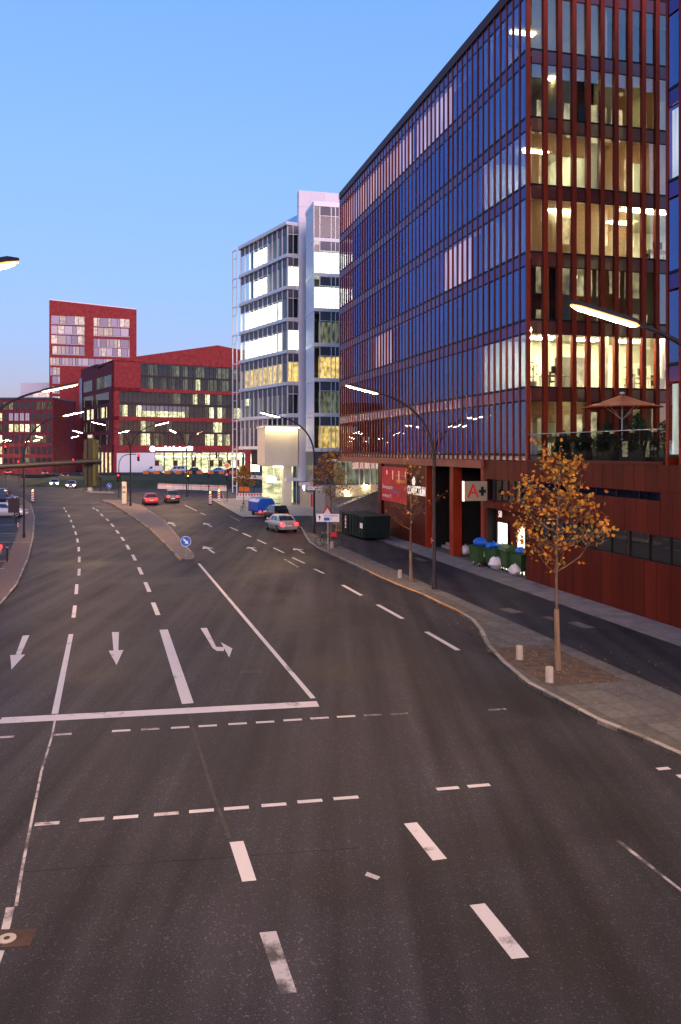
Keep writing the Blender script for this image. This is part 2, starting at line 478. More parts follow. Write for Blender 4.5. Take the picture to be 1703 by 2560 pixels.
mat('tail_off', (0.3, 0.01, 0.01), 0.2)
mat('head_lit', (0.9, 0.9, 0.85), 0.2, emit=(1, 0.9, 0.7), estr=60)
mat('head_off', (0.6, 0.6, 0.62), 0.1, spec=0.8)
mat('plastic_black', (0.02, 0.02, 0.022), 0.6)
mat('umbrella_cloth', (0.55, 0.085, 0.03), 0.75, var=0.06, bump=0.05)
mat('bin_green', (0.03, 0.075, 0.025), 0.55, var=0.2)
mat('bag_blue', (0.01, 0.1, 0.5), 0.35, bump=0.6, bscale=6)
mat('bag_white', (0.6, 0.58, 0.62), 0.35, bump=0.6, bscale=6)
mat('skip_green', (0.007, 0.018, 0.017), 0.8, var=0.3, spec=0.2)
mat('wood', (0.42, 0.27, 0.14), 0.8, var=0.3, vscale=4)
mat('banner_red', (0.5, 0.02, 0.025), 0.6, var=0.25, vscale=0.6)
mat('letters_lit', (1, 0.9, 0.8), 0.5, emit=(1, 0.85, 0.7), estr=0.8)
mat('sign_glow', (1, 1, 1), 0.5, emit=(0.95, 0.92, 1.0), estr=7)
mat('roller_cloth', (0.4, 0.4, 0.42), 0.8, rand=0.3)
mat('blind', (0.5, 0.28, 0.16), 0.5)
_n = MATS['blind'].node_tree.nodes; _l = MATS['blind'].node_tree.links
_t = _n.new('ShaderNodeBsdfTranslucent'); _t.inputs['Color'].default_value = (0.55, 0.3, 0.16, 1)
_m = _n.new('ShaderNodeMixShader'); _m.inputs['Fac'].default_value = 0.5
_l.new(_n['Principled BSDF'].outputs[0], _m.inputs[1]); _l.new(_t.outputs[0], _m.inputs[2]); _l.new(_m.outputs[0], _n['Material Output'].inputs['Surface'])
mat('orange_plastic', (0.7, 0.16, 0.03), 0.6)
lit('lit_pink', (1.0, 0.62, 0.5), 1.7, 0.25, (3, 3, 0.35), 0.25)
lit('lit_white', (1.0, 0.93, 0.72), 2.2, 0.3, (2.5, 2.5, 0.3), 0.25)
lit('lit_bright', (1.0, 0.95, 0.74), 4.6, 0.5, (3.5, 3.5, 0.8), 0.2)
lit('lit_warm', (1.0, 0.62, 0.2), 1.1, 0.55, (1.8, 1.8, 1.2), 0.3)
lit('lit_dim', (0.75, 0.72, 0.5), 0.16, 0.7, (2, 2, 0.6), 0.6)
lit('lit_room', (1.0, 0.88, 0.5), 1.4, 0.6, (1.2, 1.2, 1.0), 0.5)
lit('lit_shop', (1.0, 0.9, 0.5), 1.5, 0.5, (0.5, 0.5, 1.2), 0.3)
lit('lit_door', (1.0, 0.92, 0.65), 2.2, 0.15, (1, 1, 1), 0.1)
lit('lit_tower', (1.0, 0.72, 0.7), 0.8, 0.3, (1, 1, 1), 0.3)
mat('ceiling_lamp', (1, 1, 1), 0.5, emit=(1.0, 0.9, 0.62), estr=150)
mat('wall_washer', (1, 1, 1), 0.5, emit=(1.0, 0.84, 0.42), estr=20)
mat('ceiling_lamp_dim', (1, 1, 1), 0.5, emit=(1.0, 0.8, 0.42), estr=17)
M = MATS
# ------------------------------------------------------------------ ground, road, pavements
CX, CY = 10.0, 44.5                       # street corner of the red office block
UX, UY = -0.2506, 0.9681                  # along its long facade, away from the camera
FANG = math.atan2(UY, UX)
def LW(x, y):                             # facade frame (x along, y out to the street) to world
    return (CX + UX*x - UY*y, CY + UY*x + UX*y)
def WL(X, Y):
    dx, dy = X-CX, Y-CY
    return (dx*UX + dy*UY, -dx*UY + dy*UX)

ground = struct(MB().quad((-900, -120, -0.02), (900, -120, -0.02), (900, 1500, -0.02), (-900, 1500, -0.02)).build('ground', M['path_asphalt']))
road = struct(MB().quad((-70, -20, 0), (40, -20, 0), (40, 262, 0), (-150, 262, 0)).build('road', M['asphalt']))

def gquad(p, z=0.005):
    return [(*G(*q), z) for q in p]
def mark(name, pts, m='road_paint', z=0.005):
    b = MB(); b.v = gquad(pts, z); b.f = [tuple(range(len(pts)))]
    return b.build(name, M[m], road)
def strip(p0, p1, w):
    """a painted strip of width w (m) between two surveyed points"""
    a = Vector(G(*p0)); b = Vector(G(*p1)); t = (b-a).normalized(); nn = Vector((-t.y, t.x))*w/2
    return [(a.x+nn.x, a.y+nn.y), (a.x-nn.x, a.y-nn.y), (b.x-nn.x, b.y-nn.y), (b.x+nn.x, b.y+nn.y)]
_mk = [0]
def smark(name, p0, p1, w, m='road_paint'):
    _mk[0] += 1
    z = 0.005 + 0.0004*(_mk[0] % 9)
    b = MB(); b.v = [(x, y, z) for x, y in strip(p0, p1, w)]; b.f = [(0, 1, 2, 3)]
    return b.build(name, M[m], road)

# lane line between the two left lanes
def z3(x, y): return (x/3.136, 1200 + y/3.136)
def z4(x, y): return (300 + x/3.136, 1080 + y/3.136)
def z5(x, y): return (x/1.742, 1700 + y/1.742)
def z6(x, y): return (800 + x/1.7364, 1700 + y/1.7364)
for a, b in [((597, 895), (603, 818)), ((576, 1080), (588, 985)), ((618, 750), (622, 697)), ((621, 645), (622, 602)), ((618, 560), (617, 526)),
             ((610, 490), (606, 461)), ((597, 430), (591, 404)), ((579, 376), (572, 356)), ((561, 331), (554, 313)), ((544, 292), (537, 273)), ((521, 252), (514, 239)), ((508, 228), (500, 217))]:
    smark('lane_dash', z3(*a), z3(*b), 0.16)
smark('lane_line', z3(430, 1835), z3(557, 1210), 0.17)
for a, b in [((1240, 1060), (1200, 962)), ((1172, 878), (1140, 803)), ((1113, 741), (1088, 686)), ((1062, 632), (1040, 586)), ((1013, 545), (993, 509)),
             ((972, 476), (952, 448)), ((930, 419), (912, 394)), ((892, 368), (872, 343)), ((852, 321), (834, 304)), ((807, 283), (789, 265)), ((771, 245), (755, 231)), ((741, 228), (728, 217))]:
    smark('lane_dash', z3(*a), z3(*b), 0.2)
smark('lane_line', z3(1473, 1755), z3(1283, 1175), 0.32)
smark('centre_line', (783, 1746), (497, 1409), 0.15)
smark('stop_line', (0, 1802), (795, 1760), 0.5)
mark('stop_line', [(-160, 1815), (0, 1808), (0, 1797), (-160, 1804)])
# dotted lines of the old crossing
for i, (x, y) in enumerate([(20, 250), (272, 238), (528, 222), (655, 215), (785, 208), (905, 201), (1035, 192), (1155, 184), (1275, 175), (1392, 167), (1508, 160)]):
    smark('crossing_dash', z5(x-40, y+2), z5(x+40, y-2.5), 0.14, 'worn_paint' if i in (0, 1, 3) else 'road_paint')
for x, y in [(230, 153), (345, 148), (770, 129)]:
    smark('crossing_dash', z6(x-38, y+2), z6(x+38, y-2), 0.13, 'worn_paint')
for i, (x, y) in enumerate([(205, 627), (400, 609), (548, 598), (725, 584), (878, 571), (1030, 559), (1193, 545), (1350, 529), (1507, 515)]):
    smark('crossing_dash', z5(x-54, y+4), z5(x+54, y-4), 0.14, 'worn_paint' if i in (0, 1, 3) else 'road_paint')
for x, y in [(555, 472), (690, 460)]:
    smark('crossing_dash', z6(x-48, y+4), z6(x+48, y-4), 0.14)
smark('crossing_dash', z6(1465, 388), z6(1518, 383), 0.14)
for q, m_ in [([(1055, 880), (1117, 874), (1060, 702), (1000, 708)], 'road_paint'), ([(1222, 1370), (1293, 1362), (1203, 1095), (1130, 1102)], 'worn_paint'), ([(5, 1088), (42, 1086), (64, 990), (26, 993)], 'worn_paint'), ([(-20, 1260), (0, 1240), (20, 1180), (-3, 1180)], 'worn_paint')]:
    mark('lane_dash', [z5(*p) for p in q], m_)
for q in [[(490, 785), (552, 777), (421, 619), (365, 625)], [(833, 1213), (908, 1205), (716, 971), (650, 979)]]:
    mark('lane_dash', [z6(*p) for p in q])
mark('edge_line', [z6(1568, 920), z6(1590, 925), z6(1302, 697), z6(1285, 700)], 'worn_paint')
mark('paint_scrap', [z6(*p) for p in [(195, 850), (250, 870), (262, 856), (205, 834)]], 'worn_paint')
mark('lane_dash', [z6(*p) for p in [(1560, 425), (1600, 440), (1600, 412), (1545, 412)]])
# straight arrows and the turning arrow
def arrow(tip, hl, hr, sl, sr, tl, tr):
    mark('arrow_head', [tip, hr, hl]); mark('arrow_shaft', [sl, sr, tr, tl], z=0.0055)
arrow(z3(90, 1487), z3(80, 1374), z3(197, 1369), z3(123, 1371), z3(163, 1369), z3(178, 1222), z3(230, 1218))
arrow(z3(914, 1451), z3(852, 1340), z3(968, 1334), z3(890, 1338), z3(928, 1337), z3(878, 1194), z3(933, 1193))
def z8(x, y): return (400 + x/3.136, 1350 + y/3.136)
b = MB(); b.v = gquad([z8(*p) for p in [(318, 692), (368, 690), (440, 838), (505, 842), (500, 872), (445, 870), (415, 850)]]); b.f = [tuple(range(7))]; b.build('arrow_shaft', M['road_paint'], road)
mark('arrow_head', [z8(*p) for p in [(478, 803), (568, 852), (543, 922)]], z=0.0055)
def away_arrow(tail, neck, tip, w=0.16, hw=0.42):
    smark('arrow_shaft', tail, neck, w)
    a = Vector(G(*neck)); t = Vector(G(*tip)); d = (t-a).normalized(); nn = Vector((-d.y, d.x))*hw
    b = MB(); b.v = [(a.x+nn.x, a.y+nn.y, 0.0058), (a.x-nn.x, a.y-nn.y, 0.0058), (t.x, t.y, 0.0058)]; b.f = [(0, 1, 2)]
    b.build('arrow_head', M['road_paint'], road)
away_arrow(z4(740, 950), z4(690, 915), z4(655, 895))
away_arrow(z4(1070, 935), z4(1030, 912), z4(1003, 902))
away_arrow(z4(1445, 952), z4(1400, 925), z4(1362, 912))
away_arrow(z4(435, 738), z4(405, 718), z4(380, 706))
away_arrow(z4(720, 745), z4(685, 725), z4(656, 712))
smark('lane_line', z4(605, 620), z4(508, 573), 0.15)
for a, b in [((672, 652), (632, 634)), ((925, 774), (865, 748)), ((1028, 822), (962, 793)), ((1147, 877), (1078, 845)), ((1285, 947), (1205, 909)), ((1448, 1030), (1352, 985)), ((1600, 1110), (1524, 1074))]:
    smark('lane_dash', z4(*a), z4(*b), 0.16)
for a, b in [((904, 1489), (857, 1463)), ((1007, 1547), (944, 1512)), ((1146, 1626), (1066, 1580))]:
    smark('lane_dash', a, b, 0.19)
for a, b in [((745, 1418), (712, 1398)), ((600, 1303), (575, 1290))]:
    smark('lane_dash', a, b, 0.14, 'worn_paint')
for i in range(8):     # hatched area in front of the island tip
    t = i/7
    smark('hatch_stripe', z3(706+95*t, 181+66*t), z3(806+150*t, 172+74*t), 0.13)
# manhole and drain covers set in the road, sealed joint along the left lane
def cover(name, px, py, w, l, ang, m):
    x, y = G(px, py)
    o = MB().cbox(-w/2, w/2, -l/2, l/2, 0.0, 0.008, 0.004).build(name, M[m], road, (x, y, 0), ang)
    for k in range(5):
        MB().box(-w*0.4, w*0.4, -l*0.4+l*0.18*k, -l*0.4+l*0.18*k+l*0.07, 0.0085, 0.012).build('bar', M['plastic_black'], o)
cover('drain_cover', 627, 1681, 0.62, 0.42, R(5), 'plastic_black')
mhx, mhy = G(17, 2348)
mh = MB().cbox(-0.4, 0.36, -0.22, 0.22, 0, 0.008, 0.004).build('manhole_cover', M['rust_plate'], road, (mhx, mhy, 0), R(6))
MB().lathe([(0.13, 0.008), (0.13, 0.014), (0.115, 0.018), (0.02, 0.016)], 18).build('cap', M['stone'], mh)
MB().lathe([(0.045, 0.018), (0.045, 0.021), (0.01, 0.021)], 10).build('keyhole', M['plastic_black'], mh)
pts = [z5(245, 150), z5(225, 250), z5(180, 400), z5(140, 600), z5(95, 830), z5(70, 985)]
b = MB()
for i in range(len(pts)-1):
    n0 = len(b.v); b.v += [(x, y, 0.003) for x, y in strip(pts[i], pts[i+1], 0.05)]; b.f.append((n0, n0+1, n0+2, n0+3))
b.build('sealed_joint', M['worn_paint'], road)
b = MB()
pts = [z5(815, 110), z5(850, 240), z5(930, 500), z5(1000, 690)]
for i in range(len(pts)-1):
    n0 = len(b.v); b.v += [(x, y, 0.003) for x, y in strip(pts[i], pts[i+1], 0.07)]; b.f.append((n0, n0+1, n0+2, n0+3))
b.build('sealed_joint', M['joint'], road)

# tar seams, resurfaced patches and cracks
asphalt_mat('patch_dark', (0.026, 0.024, 0.027), 0.3, 0.5); asphalt_mat('patch_pale', (0.06, 0.054, 0.054), 0.3, 0.6)
mat('tar', (0.008, 0.008, 0.009), 0.95, spec=0.1)
def ribbon(pts, w, m, name, z=0.0025):
    rb = MB(); P = [Vector(G(*p)) for p in pts]
    for i in range(len(P)):
        t = (P[min(i+1, len(P)-1)]-P[max(i-1, 0)]).normalized(); nn = Vector((-t.y, t.x))*w/2*(0.7+0.6*random.random())
        rb.v += [(P[i].x+nn.x, P[i].y+nn.y, z), (P[i].x-nn.x, P[i].y-nn.y, z)]
        if i: k = 2*i; rb.f.append((k-2, k-1, k+1, k))
    return rb.build(name, M[m], road)
def wander(p0, p1, n, j):
    return [(p0[0]+(p1[0]-p0[0])*i/n+(random.uniform(-j, j) if 0 < i < n else 0), p0[1]+(p1[1]-p0[1])*i/n+(random.uniform(-j, j)*0.4 if 0 < i < n else 0)) for i in range(n+1)]
for p0, p1, n, j, w in [((560, 1320), (1210, 1600), 14, 2, 0.025), ((60, 2180), (900, 2120), 18, 2, 0.012), ((430, 1480), (900, 1560), 12, 3, 0.014), ((110, 1640), (420, 1600), 9, 3, 0.012)]:
    ribbon(wander(p0, p1, n, j), w, 'tar', 'tar_seam')
for q, m_ in [([(1000, 1655), (1085, 1690), (1050, 1712), (962, 1675)], 'patch_dark'), ([(540, 1655), (660, 1662), (655, 1700), (530, 1690)], 'patch_dark'), ([(640, 1440), (760, 1480), (720, 1500), (610, 1458)], 'patch_dark')]:
    mark('resurfaced_patch', q, m_, 0.0015)
# right pavement between kerb and buildings
KH = 0.12
right_kerb = [G(*p) for p in [(1960, 2010), (1703, 1899), (1606, 1855), (1491, 1809), (1395, 1757), (1318, 1716), (1254, 1662), (1215, 1618), (1198, 1580), (1177, 1554), (1138, 1531), (1100, 1514), (1057, 1492), (995, 1468), (945, 1446), (891, 1418), (828, 1388.5), (796, 1374), (772, 1358), (760, 1338), (752, 1322)]]
bay = [G(*p) for p in [(752, 1322), (700, 1297), (650, 1280), (600, 1268), (560, 1260)]]
far_edge = [(-20, 140), (-30, 160)]
poly = right_kerb + bay[1:] + far_edge + [(40, 160), (60, 10)]
pave = struct(MB().prism(poly, -0.05, KH-0.015).build('pavement', M['pave_base']))
kl = right_kerb + bay[1:] + far_edge
def kerb_line(line, parent, width, inside, step=1.0, worn=lambda i: False, h=KH):
    """individual kerbstones along a polyline"""
    k = 0
    for i in range(len(line)-1):
        a = Vector(line[i]); c = Vector(line[i+1]); L = (c-a).length
        n = max(1, round(L/step)); t = (c-a)/n; ang = math.atan2(t.y, t.x); ln = t.length
        for j in range(n):
            p = a + t*j
            y0, y1 = (0, width) if inside > 0 else (-width, 0)
            MB().cbox(0.014, ln-0.014, y0, y1, -0.05, h, 0.015).build('kerbstone', M['kerb_worn' if worn(k) else 'kerb'], parent, (p.x, p.y, 0), ang)
            k += 1
kerb_line(kl[:len(right_kerb)], pave, 0.16, -1, 1.0, lambda k: k in range(20, 34))
kerb_line(kl[len(right_kerb)-1:], pave, 0.16, -1, 2.0)
def inside_poly(p, poly):
    c = False; n = len(poly)
    for i in range(n):
        x0, y0 = poly[i]; x1, y1 = poly[(i+1) % n]
        if (y0 > p[1]) != (y1 > p[1]) and p[0] < (x1-x0)*(p[1]-y0)/(y1-y0)+x0: c = not c
    return c
# asphalt footway band and strip of small paving by the wall
def band(name, m, x0, x1, y0, y1, z):
    return MB().quad((*LW(x0, y0), z), (*LW(x0, y1), z), (*LW(x1, y1), z), (*LW(x1, y0), z)).build(name, m, pave)
band('footway', M['path_asphalt'], -45, 46, 1.9, 5.7, KH-0.008)
band('wall_strip', M['concrete'], -45, 26, 0.02, 1.9, KH-0.008)
band('plaza_paving', M['stone'], 46, 80, -1.0, 9.0, KH-0.0085)
band('plaza_paving', M['concrete'], 26, 46, -9, 1.9, KH-0.0085)
SL = 0.6
slab_me = MB().cbox(0.011, SL-0.011, 0.011, SL-0.011, -0.06, 0.0, 0.006).mesh('slab', M['slab'])
kpoly = right_kerb + [(60, 90), (60, 5)]
cells = []
for i in range(120):
    for j in range(8):
        x, y = -33+i*SL, 5.72+j*SL
        okc = all(inside_poly(LW(*q), kpoly) for q in [(x, y+SL+0.18), (x+SL, y+SL+0.18), (x+SL/2, y+SL/2)])
        if not okc: continue
        if -18.7 < x+SL/2 < -13.9 and y > 6.3: continue      # tree bed
        if 0.0 < x+SL/2 < 17.5 and y > 6.0: continue         # cobbled strip
        w = LW(x, y)
        d = math.hypot(*w)
        ang = (w[0]/w[1])
        if ang > 0.47 or w[1] < 13: continue
        cells.append((d, x, y))
cells.sort()
rest = MB()
for k, (d, x, y) in enumerate(cells):
    w = LW(x, y)
    dz = random.uniform(-0.003, 0.003)
    if k < 290:
        inst('paving_slab', slab_me, pave, (w[0], w[1], KH+dz), FANG)
    else:
        p = [LW(x+0.007, y+0.007), LW(x+SL-0.011, y+0.007), LW(x+SL-0.011, y+SL-0.011), LW(x+0.007, y+SL-0.011)]
        rest.prism(p, 0.06, KH+dz)
if rest.v: stuff(rest.build('far_slabs', M['slab'], pave))
band('cobbled_strip', M['cobble'], 0.0, 17.5, 6.0, 7.35, KH-0.002)
band('tree_bed', M['soil'], -18.7, -13.9, 6.3, 8.75, KH-0.004)
# pale chalk line and repair patches on the footway
b = MB()
for p0, p1 in [((851, 1313), (1045, 1383))]:
    b.v = [(x, y, KH-0.003) for x, y in strip(p0, p1, 0.09)]; b.f = [(0, 1, 2, 3)]
b.build('painted_line', M['worn_paint'], pave)
for px, py, w, l in [(1277, 1526, 1.1, 0.7), (1375, 1545, 0.7, 0.5), (1452, 1562, 1.2, 0.6), (1050, 1398, 1.6, 0.5)]:
    x, y = G(px, py, KH)
    MB().quad((-w/2, -l/2, 0), (w/2, -l*0.3, 0), (w*0.4, l/2, 0), (-w*0.5, l*0.3, 0)).build('repair_patch', M['slab'], pave, (x, y, KH-0.004), FANG)

# traffic island
isl_l = [G(*p) for p in [(454, 1401), (430, 1376), (382, 1327.5), (340, 1297), (314, 1280), (284, 1261), (252, 1252.6)]]
isl_r = [G(*p) for p in [(262, 1250.5), (300, 1252), (352, 1264), (412, 1304), (455, 1355), (486, 1390), (485, 1400), (470, 1403)]]
poly = isl_l + isl_r
island = struct(MB().prism(poly, -0.05, 0.12).build('traffic_island', M['island']))
kerb_line(isl_l[::-1], island, 0.15, -1, 1.3, lambda k: k % 5 < 3, 0.126)
kerb_line([isl_l[0], isl_r[-1], isl_r[-2], isl_r[-3]], island, 0.15, 1, 0.8, lambda k: False, 0.126)
kerb_line(isl_r[-3:1:-1], island, 0.15, 1, 1.3, lambda k: False, 0.126)
isl2 = [G(*p) for p in [(205, 1228), (285, 1231), (287, 1236), (228, 1234)]]
island2 = struct(MB().prism(isl2, -0.05, 0.12).build('traffic_island', M['kerb']))

# left pavement with brick parking strip
left_kerb = [G(*p) for p in [(-300, 1790), (0, 1519), (44.6, 1464.7), (73, 1397.7), (84.5, 1343.5), (87.7, 1295.7), (78, 1260.6), (60, 1245), (20, 1226), (-60, 1205)]]
lp = left_kerb + [(-200, 190), (-200, 10)]
lpave = struct(MB().prism(lp[::-1], -0.05, 0.10).build('pavement', M['path_asphalt']))
kerb_line(left_kerb[1:7], lpave, 0.14, 1, 1.2, lambda k: False, 0.106)
b = MB()
off = lambda line, w: [(p[0]-w, p[1]-w*0.25) for p in line]
inner = off(left_kerb, 1.3)
for i in range(1, 7):
    a, c = left_kerb[i], left_kerb[i+1]; d, e = inner[i], inner[i+1]
    b.quad((a[0]-0.15, a[1], 0.104), (c[0]-0.15, c[1], 0.104), (e[0], e[1], 0.104), (d[0], d[1], 0.104))
b.build('brick_strip', M['brick_paving'], lpave)
for px, py in [(5, 1480), (19, 1458), (30, 1439), (40, 1422), (52, 1403)]:
    x, y = G(px, py, 0.1)
    MB().box(-0.28, 0.28, -0.06, 0.06, 0.105, 0.109).build('bay_mark', M['road_paint'], lpave, (x-1.0, y, 0), R(15))
for k in range(4):
    x, y = G(10, 1290+k*22, 0.1)
    MB().box(-4, 3.2, -0.07, 0.07, 0.105, 0.109).build('bay_mark', M['worn_paint'], lpave, (x-1.2, y, 0), R(4))

# embankment beyond the crossing, strip of grass and the quay road
b = MB()
emb = [(-62, 160), (-36, 158), (-20, 150), (-4, 165), (0, 210), (-40, 212), (-75, 200)]
cxm, cym = -30, 182
b.v = [(x, y, 0.02) for x, y in emb] + [(cxm+(x-cxm)*0.8, cym+(y-cym)*0.75, 1.2) for x, y in emb]
n = len(emb)
b.f = [(i, (i+1) % n, n+(i+1) % n, n+i) for i in range(n)] + [tuple(n+i for i in range(n))]
struct(b.build('embankment', M['grass']))
struct(MB().prism([(-82, 214), (6, 214), (6, 236), (-82, 236)], 0.0, 0.9).build('quay_road', M['asphalt']))
# ------------------------------------------------------------------ red office block on the right
Z0, FH, NF = 6.8, 3.62, 7
def ZK(k): return Z0 + FH*k
TOPZ = 32.8
BW = 0.8; NB = 50; LONG = BW*NB + 0.15
red = thing('office_building', 'long dark red office block with close metal fins and dusk-blue glass', 'building', (CX, CY, 0), FANG)
SILL, HEAD = 0.06, 2.85
# opaque core, slabs and roof
core = MB()
core.box(6.6, LONG-0.15, -22, -1.25, 6.0, 32.0)
core.box(6.6, LONG-0.15, -1.25, -0.12, 6.0, 6.75)
core.build('core', M['interior_dark'], red)
for k in range(0, NF+1):
    MB().box(0.14, LONG-0.1, -14, -0.11, ZK(k)-0.32, ZK(k)+0.0).build('floor_slab', M['interior_wall'], red)
MB().box(-0.02, LONG, -22, 0.10, 32.18, TOPZ).build('roof', M['corten_dark'], red)
# black shadow gap at each floor line
for k in range(0, NF+1):
    b = MB(); b.box(0.0, LONG-0.02, -0.1, 0.015, ZK(k)-0.08, ZK(k)+0.06); b.build('floor_joint', M['black_gap'], red)
# long facade: panes, spandrels, fins (bay 0 at the corner); the far bays are too narrow to tell apart
pane_me = MB().box(0.07, BW-0.07, -0.03, -0.01, SILL, HEAD).mesh('pane', M['facade_glass'])
span_me = MB().box(0.077, BW-0.077, -0.06, -0.006, HEAD+0.1, FH-0.082).mesh('spandrel', M['spandrel'])
head_me = MB().box(0.067, BW-0.067, -0.07, 0.005, HEAD, HEAD+0.1).mesh('window_head', M['black_gap'])
X0 = 0.12
far_p, far_s, far_h = MB(), MB(), MB()
NEAR = 26
for k in range(NF):
    for i in range(NB):
        x = X0 + i*BW
        if i < NEAR:
            inst('pane', pane_me, red, (x, 0, ZK(k)), (R(random.gauss(0, 0.12)), 0, R(random.gauss(0, 0.35))))
            inst('spandrel', span_me, red, (x, 0, ZK(k)))
            inst('window_head', head_me, red, (x, 0, ZK(k)))
        else:
            far_p.box(x+0.085, x+BW-0.085, -0.05, -0.03, ZK(k)+SILL, ZK(k)+HEAD)
            far_s.box(x+0.077, x+BW-0.077, -0.06, -0.006, ZK(k)+HEAD+0.1, ZK(k)+FH-0.082)
            far_h.box(x+0.067, x+BW-0.067, -0.07, 0.005, ZK(k)+HEAD, ZK(k)+HEAD+0.1)
stuff(far_p.build('far_panes', M['facade_glass'], red)); stuff(far_s.build('far_spandrels', M['spandrel'], red)); stuff(far_h.build('far_heads', M['black_gap'], red))
fin_me = MB().box(-0.06, 0.06, -0.08, 0.034, 6.45, TOPZ-0.62).mesh('fin', M['corten'])
for i in range(NB+1):
    inst('fin', fin_me, red, (X0+i*BW, 0, 0))
MB().box(-0.1, 0.045, -0.13, 0.1, 6.45, TOPZ-0.62).build('corner_post', M['corten'], red)
# a few roller blinds pulled to different heights
for k in range(NF):
    for i in range(9, NEAR):
        if random.random() < 0.16:
            h = random.choice([0.4, 0.7, 1.1, 1.6, 2.6])
            MB().box(0.03, BW-0.03, -0.14, -0.12, HEAD-h, HEAD).build('roller_blind', M['roller_cloth'], red, (X0+i*BW, 0, ZK(k)))
# lit rooms behind the long facade
def lit_bay(k, i0, i1, m, y=-0.32, top=HEAD):
    me = MB().box(0.02, BW-0.02, y-0.02, y, SILL, top).mesh('lit_window', M[m])
    for i in range(i0, i1): inst('lit_window', me, red, (X0+i*BW, 0, ZK(k)))
lit_bay(6, 14, 50, 'lit_pink'); lit_bay(6, 4, 8, 'lit_dim')
lit_bay(3, 10, 16, 'lit_pink'); 
lit_bay(2, 30, 36, 'lit_pink'); lit_bay(2, 36, 50, 'lit_dim')
lit_bay(1, 46, 50, 'lit_dim')
# end facade towards the terrace: bays of 0.86 m
EB, ENB = 0.86, 13
epane = MB().box(-0.02, 0.0, 0.11, EB-0.11, SILL, HEAD).mesh('pane', M['end_glass'])
espan = MB().box(-0.05, 0.005, 0.1, EB-0.1, HEAD+0.05, FH-0.052).mesh('spandrel', M['end_spandrel'])
ehead = MB().box(-0.05, 0.0, 0.1, EB-0.1, HEAD, HEAD+0.05).mesh('window_head', M['corten_dark'])
efin = MB().box(-0.17, 0.06, -0.125, 0.125, 6.45, TOPZ-0.62).mesh('fin', M['corten'])
def EY(i): return -0.15 - i*EB
for k in range(NF):
    for i in range(ENB):
        inst('pane', epane, red, (0.03, EY(i+1), ZK(k)), (0, R(random.gauss(0, 0.15)), R(random.gauss(0, 0.4)))); inst('spandrel', espan, red, (0.03, EY(i+1), ZK(k))); inst('window_head', ehead, red, (0.03, EY(i+1), ZK(k)))
for i in range(1, ENB+1):
    inst('fin', efin, red, (0.03, EY(i), 0))
for k in range(NF+1):
    MB().box(-0.03, 0.1, EY(ENB), -0.14, ZK(k)-0.05, ZK(k)+0.05).build('floor_joint', M['black_gap'], red)
# corner rooms: floors, ceilings and back walls seen through the glass
MB().box(6.3, 6.5, -13, -0.2, 6.8, 32.0).build('room_wall', M['interior_wall'], red)
MB().box(0.2, 6.3, -13, -12.8, 6.8, 32.0).build('room_wall', M['interior_wall'], red)
lamps = {0: ('ceiling_lamp_dim', [(2.2, -2.5), (2.2, -8)]), 1: ('ceiling_lamp', [(1.3, -1.6), (1.3, -4.2), (1.3, -6.8), (1.3, -9.4), (4.2, -3), (4.2, -6), (4.2, -9)]),
         2: ('ceiling_lamp_dim', [(3.6, -4.4), (3.6, -7.2)]), 3: ('ceiling_lamp', [(1.8, -7.6), (1.8, -9.2), (4.3, -8.3), (3.0, -3.5)]),
         4: ('ceiling_lamp', [(3.8, -2.5), (3.8, -6.0)]), 5: ('ceiling_lamp_dim', [(2.2, -3.2), (3.2, -7)]), 6: ('ceiling_lamp_dim', [(4.5, -2)])}
for k, (m, ps) in lamps.items():
    for x, y in ps:
        MB().box(x-0.18, x+0.18, y-0.75, y+0.75, ZK(k+1)-0.42, ZK(k+1)-0.36).build('ceiling_lamp', M[m], red)
MB().box(3.0, 3.15, -6.3, -0.3, ZK(3)+0.0, ZK(4)-0.33).build('partition', M['interior_wall'], red)
MB().box(2.0, 2.1, -13, -4.2, ZK(2)+0.0, ZK(3)-0.33).build('partition', M['interior_wall'], red)
for k, ys in {0: (-3.6, -7.9), 2: (-3.0, -6.6, -9.2), 4: (-4.5, -8.8), 5: (-2.8, -5.4, -9.0), 6: (-5.0,)}.items():
    for y in ys: MB().box(0.4, 6.3, y-0.06, y+0.06, ZK(k), ZK(k+1)-0.33).build('partition', M['interior_wall'], red)
for k, y0, y1 in ((0, -7.8, -3.7), (2, -2.9, -0.3), (2, -12.7, -9.3), (5, -5.3, -2.9), (5, -12.7, -9.1), (6, -12.7, -5.1), (4, -12.7, -8.9)):
    MB().box(2.2, 2.3, y0, y1, ZK(k), ZK(k+1)-0.33).build('dark_screen', M['interior_dark'], red)
# venetian blinds
bl = MB()
for s in range(40):
    z = SILL + 0.05 + s*0.069
    bl.quad((0.12, 0.1, z+0.045), (0.165, 0.1, z), (0.165, EB-0.1, z), (0.12, EB-0.1, z+0.045))
blind_me = bl.mesh('venetian_blind', M['blind'])
blh = MB()
for s in range(16):
    z = HEAD - 0.05 - s*0.069
    blh.quad((0.12, 0.1, z), (0.165, 0.1, z-0.045), (0.165, EB-0.1, z-0.045), (0.12, EB-0.1, z))
half_me = blh.mesh('venetian_blind', M['blind'])
for k, full, half in [(3, range(0, 7), ()), (4, (0, 5, 6, 8, 9), (1, 2, 3, 7)), (2, (3, 5, 6), (7,)), (0, (2,), (0, 1, 3, 4, 5)), (5, (6, 8), (9,))]:
    for i in full: inst('venetian_blind', blind_me, red, (0.03, EY(i+1), ZK(k)))
    for i in half: inst('venetian_blind', half_me, red, (0.03, EY(i+1), ZK(k)))
